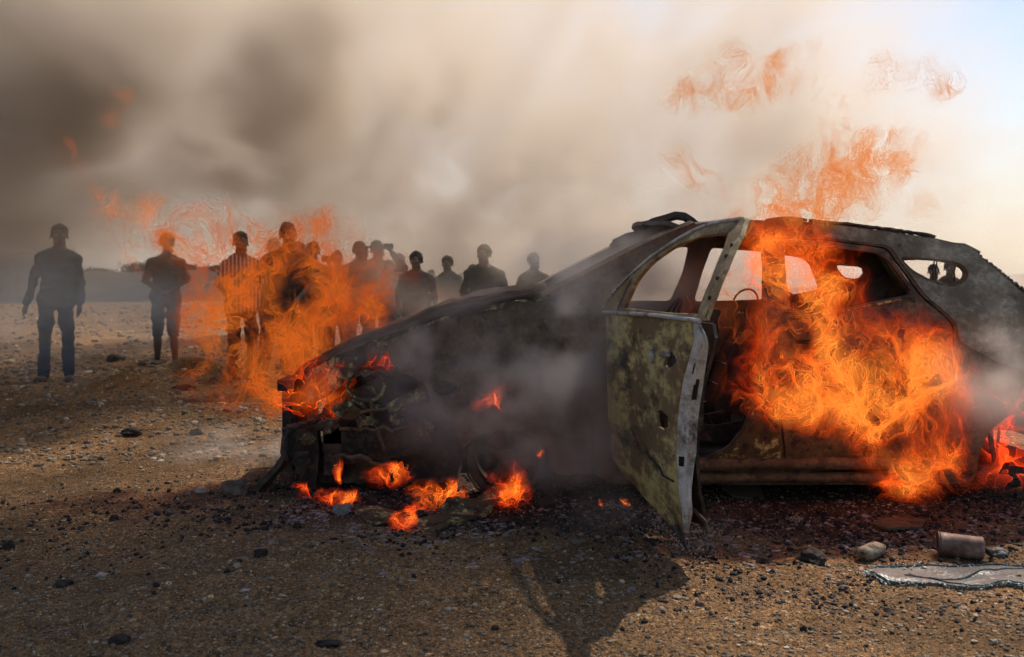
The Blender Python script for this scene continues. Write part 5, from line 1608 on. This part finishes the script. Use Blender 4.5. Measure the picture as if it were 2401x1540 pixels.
    person(2188, 622, 12.2, 'dark figure seen through the small rear quarter window', 'char', 'char', hair=.015, vox=.012, face=-.2)
    person(2226, 614, 12.8, 'figure in rust coloured shirt at the right of the quarter window', 'brown', 'char', hair=.02, vox=.012, face=-.2)
build_people()
# ------------------------------------------------------------------ fire: thin curling luminous sheets
def fire_mat(name, c_lo, c_hi, gain, soot, smoke_c=(.80, .52, .30), base=.25, k=.22, pw=1.5):
    m, nt = new_mat(name)
    at = nd(nt, 'ShaderNodeAttribute', attribute_name='blaze_density')
    heat = at.outputs['Fac']
    ge = nd(nt, 'ShaderNodeNewGeometry')
    dt = nd(nt, 'ShaderNodeVectorMath', operation='DOT_PRODUCT'); nt.links.new(ge.outputs['Normal'], dt.inputs[0]); nt.links.new(ge.outputs['Incoming'], dt.inputs[1])
    ab = mth(nt, 'ABSOLUTE', dt.outputs['Value'])
    # a thin glowing sheet is seen through more of its depth when it is edge on
    depth = mth(nt, 'DIVIDE', k, mth(nt, 'ADD', ab, .10))
    depth = mth(nt, 'ADD', mth(nt, 'POWER', depth, pw), base)
    t = nd(nt, 'ShaderNodeAttribute', attribute_name='blaze_tone')
    c = mixc(nt, t.outputs['Fac'], c_lo, c_hi)
    em = nd(nt, 'ShaderNodeEmission'); nt.links.new(c, em.inputs['Color'])
    nt.links.new(mth(nt, 'MULTIPLY', mth(nt, 'MULTIPLY', heat, depth), gain), em.inputs['Strength'])
    tr = nd(nt, 'ShaderNodeBsdfTransparent')
    so = mth(nt, 'MULTIPLY', mth(nt, 'MULTIPLY', heat, depth), soot, clamp=True)
    nt.links.new(mixc(nt, so, (1, 1, 1), smoke_c), tr.inputs['Color'])
    ad = nd(nt, 'ShaderNodeAddShader'); nt.links.new(em.outputs[0], ad.inputs[0]); nt.links.new(tr.outputs[0], ad.inputs[1])
    mo = nd(nt, 'ShaderNodeOutputMaterial'); nt.links.new(ad.outputs[0], mo.inputs['Surface'])
    m.cycles.emission_sampling = 'NONE'
    return m
FM_CORE = fire_mat('fierce_flame', (1.0, .034, .001), (1.0, .28, .035), .60, .60, (.34, .08, .02), base=.055, k=.172, pw=2.05)
FM_PLUME = fire_mat('blown_flame', (.88, .125, .02), (1.0, .26, .035), .27, .85, (.46, .20, .07), base=.12, k=.18, pw=1.8)
FM_WISP = fire_mat('thin_flame', (.66, .21, .07), (1.0, .32, .06), .16, .55, (.60, .38, .22), base=.12, k=.18, pw=1.5)
FM_WISP2 = fire_mat('fading_flame', (.75, .17, .045), (.95, .26, .05), .32, .60, (.52, .30, .16), base=.12, k=.18, pw=1.6)
FM_SMALL = fire_mat('ground_flame', (1.0, .05, .004), (1.0, .19, .015), 1.0, .25, (.5, .2, .1), base=.06, k=.2, pw=1.8)
FM_RED = fire_mat('deep_red_flame', (1.0, .035, .008), (1.0, .10, .008), .8, .30, (.5, .12, .05), base=.3)

def fire(name, label, mat, blobs, vox, cell, seed, warp=1.0, group=None, iso=(0.0,), drift=(0, 0), cat='flame', adapt=0.0, noisy=.55, hpow=1.0, cut=.0, octv=3):
    """blobs: (px, py, Y, rx_px, ry_px, ry_m, weight, temperature)"""
    cs = []; lo = np.full(3, 1e9); hi = -lo
    for (px, py, Y, rx, ry, rY, w, T) in blobs:
        c = np.array(W(px, py, Y)); r = np.array([rx*Y/F, rY, ry*Y/F])
        cs.append((c, r, w, T)); lo = np.minimum(lo, c - r*1.75); hi = np.maximum(hi, c + r*1.75)
    lo[2] = max(lo[2], .0)
    shape = [max(8, int((h - l)/vox)) for l, h in zip(lo, hi)]
    size = [h - l for l, h in zip(lo, hi)]
    ax = [np.linspace(l, h, n, dtype=np.float32) for l, h, n in zip(lo, hi, shape)]
    X, Y_, Z = np.meshgrid(*ax, indexing='ij')
    E = np.zeros(shape, np.float32); T = np.zeros(shape, np.float32)
    for (c, r, w, t) in cs:
        d = ((X-c[0])/r[0])**2 + ((Y_-c[1])/r[1])**2 + ((Z-c[2])/r[2])**2
        g = w*np.exp(-d*1.1); T += g*t; E += g
    T = T/(E + 1e-4)
    # swirl: look the envelope and the folds up at displaced points
    wx = fractal(shape, size, cell*2.2, seed+1, 3, .55); wy = fractal(shape, size, cell*2.2, seed+2, 2, .5); wz = fractal(shape, size, cell*2.2, seed+3, 3, .55)
    A = cell*.55*warp
    P = np.stack([X + A*wx, Y_ + A*.6*wy, Z + A*wz], -1).reshape(-1, 3)
    n0 = fractal(shape, size, (cell, cell*.9, cell*1.3), seed+4, octv, .56)
    step = [s/(n-1) for s, n in zip(size, shape)]
    N = sample_grid(n0, lo, step, P).reshape(shape)
    Ew = sample_grid(E, lo, step, P).reshape(shape)
    big = fractal(shape, size, cell*3.0, seed+8, 3, .6)
    mid = fractal(shape, size, (cell*1.5, cell*1.5, cell*2.2), seed+9, 2, .6)
    patch = np.clip(1 + noisy*(big*1.1 + mid*.8), 0, 2.3)
    H = np.clip(Ew*patch - .06 - cut, 0, 1.6)
    Vs = []; Ts = []; base = 0
    for q in iso:
        G = np.clip(.5 + (N - q)*2.0, 0.02, 1)
        V, Tr = iso_mesh(G, tuple(map(float, lo)), tuple(map(float, hi)), .5, adapt)
        h = sample_grid(H, lo, step, V)
        keep = (h[Tr].max(1) > .012)
        Tr = Tr[keep]
        Vs.append(V); Ts.append(Tr + base); base += len(V)
    V = np.concatenate(Vs); Tr = np.concatenate(Ts)
    # never below the ground
    used = np.unique(Tr); mp = np.full(len(V), -1, np.int64); mp[used] = np.arange(len(used)); V = V[used]; Tr = mp[Tr]
    h = sample_grid(H, lo, step, V)**hpow; tt = np.clip(sample_grid(T, lo, step, V)*.55 + .55*(h - .35), 0, 1)
    # fade at the box limits
    for k in range(3): h = h*np.clip((V[:, k]-lo[k])/(3*vox), 0, 1)*np.clip((hi[k]-V[:, k])/(3*vox), 0, 1)
    me = np_mesh(V, Tr, True, name)
    if len(me.vertices) != len(V): print('WARN validate changed', name)
    a = me.attributes.new('blaze_density', 'FLOAT', 'POINT'); a.data.foreach_set('value', h.astype(np.float32))
    a = me.attributes.new('blaze_tone', 'FLOAT', 'POINT'); a.data.foreach_set('value', tt.astype(np.float32))
    c0 = V.mean(0); org = (float(c0[0]), float(c0[1]), float(V[:, 2].min()))
    o = link(name, me, mat, None, org)
    tag(o, label, cat, group)
    print('FIRE', name, len(V), len(Tr))
    return o

def build_fires():
    # the fierce fire pouring out of the rear door window
    fire('flames', 'fierce orange blaze pouring over the rear door and roof of the car', FM_CORE, [
        (1850, 570, 5.15, 90, 60, .20, .8, .6), (1930, 590, 5.10, 70, 40, .16, .6, .4), (1820, 660, 5.05, 60, 100, .20, 1.0, .6), (1870, 740, 5.00, 70, 90, .20, 1.2, .8),
        (1790, 830, 5.05, 50, 90, .16, .55, .1), (1930, 700, 5.02, 60, 50, .16, .7, .5), (1880, 850, 4.98, 95, 75, .22, 1.2, .55), (1800, 920, 5.0, 50, 40, .15, .8, .1),
        (1990, 800, 5.0, 80, 60, .20, .8, .6), (2090, 790, 5.03, 90, 60, .15, .45, .3), (1890, 935, 4.97, 110, 50, .20, 1.5, .7), (2010, 900, 4.95, 110, 70, .22, 1.5, .9), (2120, 880, 4.97, 100, 70, .20, 1.2, .9),
        (2200, 900, 5.0, 55, 50, .15, .8, .6), (2100, 960, 4.95, 80, 50, .18, 1.2, .8), (2070, 1030, 4.95, 60, 55, .15, .8, .5), (2130, 1090, 4.97, 55, 60, .15, .8, .6), (2230, 1090, 5.0, 60, 45, .14, .8, .5),
        (2120, 1145, 5.0, 40, 25, .12, .6, .5), (1975, 985, 4.95, 60, 25, .14, .6, .4), (2240, 1000, 5.0, 60, 60, .14, .35, .3)],
        .0088, .062, 101, warp=1.3, iso=(-.35, .05, .42), noisy=1.0, octv=4)
    fire('flames', 'flames flickering inside the cabin behind the open door', FM_PLUME, [
        (1720, 640, 5.45, 70, 50, .22, .8, .9), (1690, 720, 5.45, 70, 70, .22, .45, .4), (1740, 800, 5.5, 50, 80, .2, .30, .3), (1690, 900, 5.5, 40, 60, .2, .18, .2), (1630, 580, 5.5, 60, 40, .2, .25, .4)],
        .013, .09, 140, warp=1.2, iso=(0.0,), noisy=.6)
    fire('flames', 'deep red fire glowing in the rear wheel arch at the right edge', FM_RED, [
        (2335, 1040, 5.28, 40, 70, .10, 1.5, .4), (2375, 1060, 5.28, 35, 60, .10, 1.2, .3), (2350, 960, 5.22, 55, 60, .14, .6, .1), (2345, 1105, 5.2, 45, 25, .10, .9, .9), (2400, 980, 5.2, 50, 70, .14, .5, .1)],
        .012, .07, 170, warp=1.2, iso=(0.0,), noisy=.4)
    # plume blown left from under the bonnet, over the bystanders
    fire('flames', 'orange flames blown left off the car front, veiling the bystanders behind', FM_PLUME, [
        (690, 890, 5.7, 90, 70, .22, 1.2, .6), (770, 900, 5.45, 60, 50, .20, 1.0, .4), (640, 800, 5.9, 110, 90, .26, 1.0, .6), (560, 740, 6.0, 110, 80, .26, 1.1, .7), (700, 700, 6.0, 120, 90, .26, .9, .5),
        (620, 680, 6.0, 120, 60, .24, .9, .5), (500, 700, 6.1, 70, 60, .2, .7, .3), (800, 720, 6.0, 110, 90, .22, .8, .3), (880, 680, 6.0, 90, 60, .2, .6, .2), (700, 590, 6.1, 110, 60, .2, .9, .6), (770, 530, 6.1, 80, 35, .16, .8, .6),
        (660, 530, 6.1, 90, 40, .16, .5, .5), (395, 590, 6.2, 50, 50, .16, .45, .4), (500, 850, 6.0, 60, 90, .2, .5, .3), (430, 560, 6.2, 90, 60, .16, .6, .4), (330, 530, 6.2, 60, 50, .14, .6, .3), (560, 520, 6.1, 80, 40, .14, .6, .4), (850, 780, 5.8, 90, 60, .2, .6, .3), (1050, 720, 5.8, 80, 30, .16, .35, .2), (540, 800, 6.0, 70, 70, .2, .7, .5), (600, 910, 5.9, 80, 50, .2, .5, .3), (980, 700, 5.95, 110, 50, .18, .40, .2), (450, 640, 6.2, 50, 70, .16, .4, .4)],
        .0105, .070, 211, warp=1.35, iso=(-.3, .3), noisy=1.05, cut=.06, octv=4)
    fire('flames', 'thin high tongues of flame curling up at far left between the first two men', FM_WISP2, [
        (165, 380, 6.3, 26, 45, .10, .55, .1), (210, 425, 6.3, 45, 24, .10, .45, .2), (255, 480, 6.3, 30, 40, .10, .75, .3), (300, 520, 6.3, 50, 40, .12, .7, .4), (330, 575, 6.3, 30, 60, .1, .45, .2), (380, 500, 6.2, 70, 30, .12, .35, .3),
        (440, 535, 6.2, 60, 24, .10, .35, .3), (550, 480, 6.2, 50, 26, .1, .35, .3), (620, 500, 6.2, 60, 30, .1, .35, .3), (350, 540, 6.2, 40, 34, .1, .5, .3), (230, 450, 6.3, 34, 28, .1, .5, .2)],
        .0105, .07, 241, warp=1.5, iso=(-.3, .3), noisy=1.1, octv=4)
    # creeping fire over the bonnet's nose
    fire('flames', 'creeping web of small flames licking over the nose of the bonnet', FM_SMALL, [
        (740, 890, 5.34, 70, 34, .09, .8, .3), (820, 860, 5.27, 70, 28, .08, .6, .2), (715, 925, 5.36, 40, 24, .08, .8, .4), (890, 840, 5.22, 50, 24, .08, .35, .1), (735, 965, 5.33, 40, 26, .08, .45, .2)],
        .009, .06, 260, warp=1.3, iso=(0.0,), noisy=.8)
    g = 'small flames burning on and under the front of the car'
    small = [((905, 1117, 42, 22), 'small curled flame under the front of the car, left of the round one'), ((1030, 1158, 52, 30), 'round knotted flame, largest of those on the ground under the front'),
             ((1192, 1140, 36, 40), 'pointed flame rising by the front wheel in grey smoke'), ((1146, 938, 30, 24), 'pale detached lick of flame on the smoke veiled front wing'),
             ((818, 1168, 22, 14), 'little bright flame on the grey ash heap'), ((775, 1165, 26, 12), 'low little flame left of the ash heap'), ((707, 1153, 18, 12), 'small forked flame at the corner of the hanging bumper'),
             ((942, 1225, 22, 18), 'lowest ground flame, in front of the bumper skin'), ((790, 1105, 7, 20), 'thin upright lick of flame in the dark under the bumper'),
             ((975, 1196, 18, 10), 'tiny flame between the lowest and the round ground flames'), ((1270, 1068, 8, 8), 'tiny lick of flame hanging in the smoke by the wing'), ((1465, 1178, 7, 4), 'bright glowing ember on the ground left of the door foot'), ((1412, 1180, 6, 4), 'dimmer glowing ember, left of the bright one'),
             ((2085, 1125, 14, 16), 'small loose flame at the bottom left of the big blaze')]
    for k, ((a, b, rx, ry), lab) in enumerate(small):
        Y = 5.0 if b > 1090 else 5.1
        if b > 1120: Y = min(5.0, GY(b + ry*.9))
        if b < 1000: Y = 5.08
        ember = rx < 8 and ry < 8
        fire('flame', lab, FM_SMALL, [(a, b, Y, rx, ry, .05, 1.5 if not ember else 3.0, .9 if k in (1, 4) or ember else .25), (a + rx*.5, b - ry*.4, Y, rx*.5, ry*.6, .04, .8, .6)],
             .0042 if rx < 30 else .0055, .026 if rx < 30 else .034, 300 + k*13, warp=1.5, iso=(-.2, .25), group=g, noisy=.35)
    # high wisps above the roof
    path = [(1560, 222, 26, .5, 0), (1600, 210, 30, .8, 0), (1645, 215, 30, .8, 0), (1690, 205, 30, .9, .1), (1735, 222, 32, .9, 0), (1780, 235, 30, .9, 0), (1825, 225, 32, .9, .2), (1870, 235, 34, .9, .3),
            (1830, 165, 36, 1.0, .4), (1862, 145, 34, 1.1, .6), (1885, 185, 32, 1.0, .5), (1905, 225, 32, .9, .4), (1925, 262, 30, .9, .5), (1945, 300, 32, 1.0, .6), (1960, 340, 36, 1.1, .8), (1985, 375, 40, 1.2, .9),
            (2025, 365, 34, 1.1, .9), (2060, 390, 40, 1.3, 1), (2100, 380, 34, 1.0, .8), (2120, 425, 30, .9, .8), (2070, 440, 40, 1.2, 1), (2020, 425, 40, 1.2, .9), (1975, 440, 40, 1.1, .8), (1930, 465, 42, 1.0, .6),
            (1885, 480, 44, 1.0, .5), (1840, 470, 42, .8, .4), (1800, 495, 44, 1.0, .4), (1750, 500, 44, 1.0, .4), (1700, 505, 40, .9, .3), (1680, 460, 40, .6, .1), (1660, 410, 36, .45, 0), (1740, 440, 46, .5, .1), (1830, 410, 50, .55, .2),
            (1890, 400, 46, .6, .4), (1620, 380, 34, .3, 0), (1680, 130, 36, .5, .1), (1720, 160, 34, .6, .1), (1960, 500, 46, .9, .5), (2030, 490, 40, .5, .4)]
    fire('flames', 'orange wisps of flame swirling high above the car roof at right', FM_WISP,
         [(a, b, 5.7 - .25*(b > 330) - .1*(b > 460), r*1.05, r*.85, .13, w*1.15, T) for (a, b, r, w, T) in path],
         .0115, .070, 420, warp=1.6, iso=(-.4, .0, .4), noisy=.75, cut=.03, octv=5)
    fire('flames', 'faint brownish wisps drifting at upper right against white sky', FM_WISP, [
        (2190, 180, 5.8, 34, 44, .1, .7, .1), (2080, 150, 5.8, 36, 34, .1, .45, .0), (2215, 205, 5.8, 26, 34, .1, .7, .1), (2050, 200, 5.8, 40, 30, .1, .35, .0), (2140, 170, 5.8, 40, 30, .1, .4, .0)],
        .011, .06, 450, warp=1.2, iso=(-.2, .3), noisy=.8, cut=.0, octv=4)
build_fires()
fire('flames', 'tiny faded curl of burning gas high over the second man', FM_WISP2, [(290, 225, 6.4, 30, 26, .08, .5, .1), (264, 272, 6.4, 20, 28, .08, .45, .1)], .009, .05, 470, warp=1.3, iso=(-.2, .3), noisy=.6)
fire('flames', 'small pale brown wisp beside the rear of the roof at right', FM_WISP, [(2170, 470, 5.6, 44, 44, .1, .6, .1)], .010, .06, 480, warp=1.3, iso=(-.2, .3), noisy=.8)
# ------------------------------------------------------------------ smoke
def smoke_volume(name, G, lo, hi, colr, dens, aniso, label, absorb=(0.0, 0.0, 0.0), step=None):
    me, ng, sm = volume_nodes(name, G, lo, hi)
    m, nt = new_mat(name)
    pv = nd(nt, 'ShaderNodeVolumePrincipled')
    pv.inputs['Color'].default_value = tuple(colr) + (1,)
    pv.inputs['Absorption Color'].default_value = tuple(absorb) + (1,)
    pv.inputs['Density'].default_value = dens
    pv.inputs['Density Attribute'].default_value = 'density'
    pv.inputs['Anisotropy'].default_value = aniso
    mo = nd(nt, 'ShaderNodeOutputMaterial')
    nt.links.new(pv.outputs[0], mo.inputs['Volume'])
    if step: m.cycles.volume_step_rate = step
    sm.inputs['Material'].default_value = m
    o = bpy.data.objects.new(name, me); col.objects.link(o)
    me.materials.append(m)
    md = o.modifiers.new('g', 'NODES'); md.node_group = ng
    tag(o, label, 'smoke', None, 'stuff')
    return o

def build_smoke():
    lo = (-11.0, 5.2, 0.0); hi = (11.0, 21.0, 8.0)
    shape = (240, 150, 92)
    size = [h - l for l, h in zip(lo, hi)]
    xs, ys, zs = np.meshgrid(*[np.linspace(l, h, n, dtype=np.float32) for l, h, n in zip(lo, hi, shape)], indexing='ij')
    px = 1200 + xs / ys * F
    py = 640 - (zs - CAM_H) / ys * F
    n1 = fractal(shape, size, (2.3, 5.0, 1.9), 3, 5, 0.6)
    n2 = fractal(shape, size, (.9, 3.0, .75), 91, 4, 0.65)
    n2 = np.abs(n2) * 2 - .7
    # lumpy plume: broad bank behind, leaning up and to the left from the wreck
    t = np.zeros(shape, np.float32)
    def blob(px0, py0, Y0, rx, ry, rY, w):
        nonlocal t
        c = W(px0, py0, Y0); k = Y0 / F
        d = ((xs - c.x) / (rx * k))**2 + ((ys - c.y) / rY)**2 + ((zs - c.z) / (ry * k))**2
        t += w * np.exp(-d)
    n3 = fractal(shape, size, (.42, 2.0, .36), 191, 3, .7)
    low = sstep(150, 600, py)
    bank = sstep(8.5, 12.0, ys) * (sstep(2500, 1500, px + n1 * 160) + low * .75 * sstep(3300, 1900, px) * sstep(11, 15, ys))
    t += 0.20 * np.minimum(bank, 1.1) * (1 - .9 * sstep(1000, 500, px) * sstep(540, 620, py))
    tb = t.copy()
    blob(0, 20, 11, 460, 300, 2.4, 1.35)
    blob(-120, 300, 11, 330, 230, 2.4, .8)
    blob(1000, 110, 11, 370, 170, 2.0, 2.1)
    blob(1300, 270, 10, 220, 150, 1.5, 2.0)
    blob(600, 220, 12, 360, 150, 2.0, 1.3)
    blob(700, 400, 11.5, 240, 80, 1.2, .9)
    blob(1340, 430, 10, 100, 150, 1.0, .9)
    blob(600, 430, 11.5, 160, 90, 1.5, .30)
    blob(1650, 380, 9, 240, 200, 1.2, .35)
    blob(1950, 180, 10, 260, 160, 1.5, .10)
    blob(1300, 560, 12, 300, 80, 1.6, .10)
    tv = t - tb
    # plume carried overhead, above the picture, shading the foreground on the left
    for (cx, cy_, cz, rx, ry, rz, w) in ((.9, 7.25, 6.1, 1.35, 1.2, 1.0, 8.0), (-.6, 7.5, 6.2, 1.3, .9, 1.0, 2.0)):
        t += w * np.exp(-(((xs - cx) / rx)**2 + ((ys - cy_) / ry)**2 + ((zs - cz) / rz)**2))
    cap = sstep(-420, -90, py)
    t = tb * cap + (t - tb) * np.where(py < -700, 1.0, cap) if False else t
    tb2 = tb * cap
    nz = 1.15 * n1 + 0.75 * n2 + .50 * n3
    over_ = np.clip(t - tb - tv, 0, None)
    dn = (tb2 * np.clip(0.70 + nz, 0.12, None) + (tv * cap + over_) * np.clip(0.85 + .75 * nz, .15, None))
    # thin haze along the ground around the bystanders
    gz = np.exp(-zs / 1.5) * (.25*sstep(6.2, 8.0, ys) + 1.3*sstep(12.5, 16, ys)) * (.25 + .75*sstep(2500, 1500, px)) * (.06 + .94*sstep(500, 1000, px))
    dn += 0.075 * gz * np.clip(0.7 + 0.3 * n2 + 0.4 * n1, 0.15, None)
    edge = np.ones(shape, np.float32)
    for A, l, h in ((xs, lo[0], hi[0]), (ys, lo[1], hi[1])):
        edge *= sstep(l, l + 0.8, A) * sstep(h, h - 0.8, A)
    edge *= sstep(hi[2], hi[2] - 1.0, zs)
    dn *= edge
    dn = np.clip(dn - 0.004, 0, None)
    smoke_volume('smoke', dn, lo, hi, (0.83, 0.74, 0.645), SMOKE_D, 0.35,
                 'big billowing brown and cream smoke bank drifting behind and above the burning car')
SMOKE_D = 1.0
def build_far_smoke():
    lo = (-75.0, 72.0, 0.0); hi = (75.0, 96.0, 34.0)
    shape = (90, 14, 40)
    size = [h - l for l, h in zip(lo, hi)]
    xs, ys, zs = np.meshgrid(*[np.linspace(l, h, n, dtype=np.float32) for l, h, n in zip(lo, hi, shape)], indexing='ij')
    n1 = fractal(shape, size, (14, 14, 9), 7, 4, .6)
    d = (.10 - .085*sstep(22, 44, xs)) * sstep(34, 10, zs) * np.clip(.8 + .4*n1, .1, None)
    for A, l, h in ((xs, lo[0], hi[0]), (ys, lo[1], hi[1])): d *= sstep(l, l+4, A)*sstep(h, h-4, A)
    smoke_volume('far_smoke', d, lo, hi, (.93, .86, .79), 1.0, .35, 'pale smoke haze lying over the plain beyond the ridge')
def build_near_smoke():
    lo = (-3.6, 4.05, 0.0); hi = (3.4, 7.6, 2.5)
    shape = (220, 110, 80)
    size = [h - l for l, h in zip(lo, hi)]
    xs, ys, zs = np.meshgrid(*[np.linspace(l, h, n, dtype=np.float32) for l, h, n in zip(lo, hi, shape)], indexing='ij')
    n1 = fractal(shape, size, (.7, .7, .6), 33, 5, .65); n2 = fractal(shape, size, (.22, .4, .22), 71, 4, .7)
    t = np.zeros(shape, np.float32)
    for (px, py, Y, rx, ry, rY, w) in (
        (1180, 850, 4.85, 180, 130, .28, 4.8), (1290, 780, 4.85, 110, 80, .28, 3.6), (1300, 930, 4.80, 80, 110, .24, 5.5), (1240, 1040, 4.75, 110, 60, .22, 3.0), (1350, 1090, 4.70, 90, 60, .2, 2.0),
        (1050, 900, 4.85, 130, 90, .25, 1.6), (1150, 700, 5.3, 150, 60, .4, 2.4), (1330, 650, 5.3, 120, 70, .3, 2.2), (1500, 670, 5.6, 110, 70, .3, 2.0), (950, 800, 5.1, 130, 50, .25, 1.2), (1470, 560, 5.5, 120, 30, .2, 1.2), (1240, 600, 5.6, 120, 60, .3, 1.4),
        (2330, 840, 4.85, 90, 110, .25, 2.5), (2390, 900, 4.9, 80, 80, .25, 2.2), (2240, 770, 4.85, 60, 60, .2, .9), (2250, 600, 5.2, 70, 40, .2, .6),
        (1632, 1200, 4.15, 14, 36, .06, 1.3), (560, 1062, 6.6, 110, 24, .3, 2.2), (480, 1045, 6.9, 80, 18, .3, 1.2),
        (1730, 1270, 4.4, 110, 30, .2, .4), (1400, 1205, 4.5, 120, 40, .25, .8)):
        c = W(px, py, Y); k = Y/F
        t += w*np.exp(-(((xs-c.x)/(rx*k))**2 + ((ys-c.y)/rY)**2 + ((zs-max(c.z, .05))/(ry*k))**2))
    dn = t*np.clip(.32 + .95*n1 + .7*n2, 0.02, None)
    edge = np.ones(shape, np.float32)
    for A, l, h in ((xs, lo[0], hi[0]), (ys, lo[1], hi[1])): edge *= sstep(l, l+.25, A)*sstep(h, h-.25, A)
    edge *= sstep(hi[2], hi[2]-.3, zs)
    dn = np.clip(dn*edge - .01, 0, None)
    smoke_volume('wreck_smoke', dn, lo, hi, (.82, .76, .70), NEAR_D, .3, 'grey smoke curling off the front wing and rear corner of the wreck')
NEAR_D = 1.0
def build_mid_smoke():
    lo = (-6.6, 7.7, 0.0); hi = (-1.2, 10.6, 3.0)
    shape = (80, 44, 46)
    size = [h - l for l, h in zip(lo, hi)]
    xs, ys, zs = np.meshgrid(*[np.linspace(l, h, n, dtype=np.float32) for l, h, n in zip(lo, hi, shape)], indexing='ij')
    n1 = fractal(shape, size, .9, 133, 4, .6)
    t = np.zeros(shape, np.float32)
    for (px, py, Y, rx, ry, rY, w) in ((130, 690, 9.4, 110, 90, .5, .9), (250, 700, 9.4, 120, 50, .5, .9), (390, 720, 9.4, 90, 60, .5, .9), (120, 800, 9.4, 90, 80, .5, .6), (30, 760, 9.4, 90, 60, .5, .4)):
        c = W(px, py, Y); k = Y/F
        t += w*np.exp(-(((xs-c.x)/(rx*k))**2 + ((ys-c.y)/rY)**2 + ((zs-c.z)/(ry*k))**2))
    dn = np.clip(t*np.clip(.7 + .7*n1, 0, None) - .01, 0, None)
    smoke_volume('drifting_smoke', dn, lo, hi, (.80, .84, .90), .6, .3, 'thin bluish smoke drifting in front of the two leftmost men')
build_smoke(); build_far_smoke(); build_near_smoke(); build_mid_smoke()
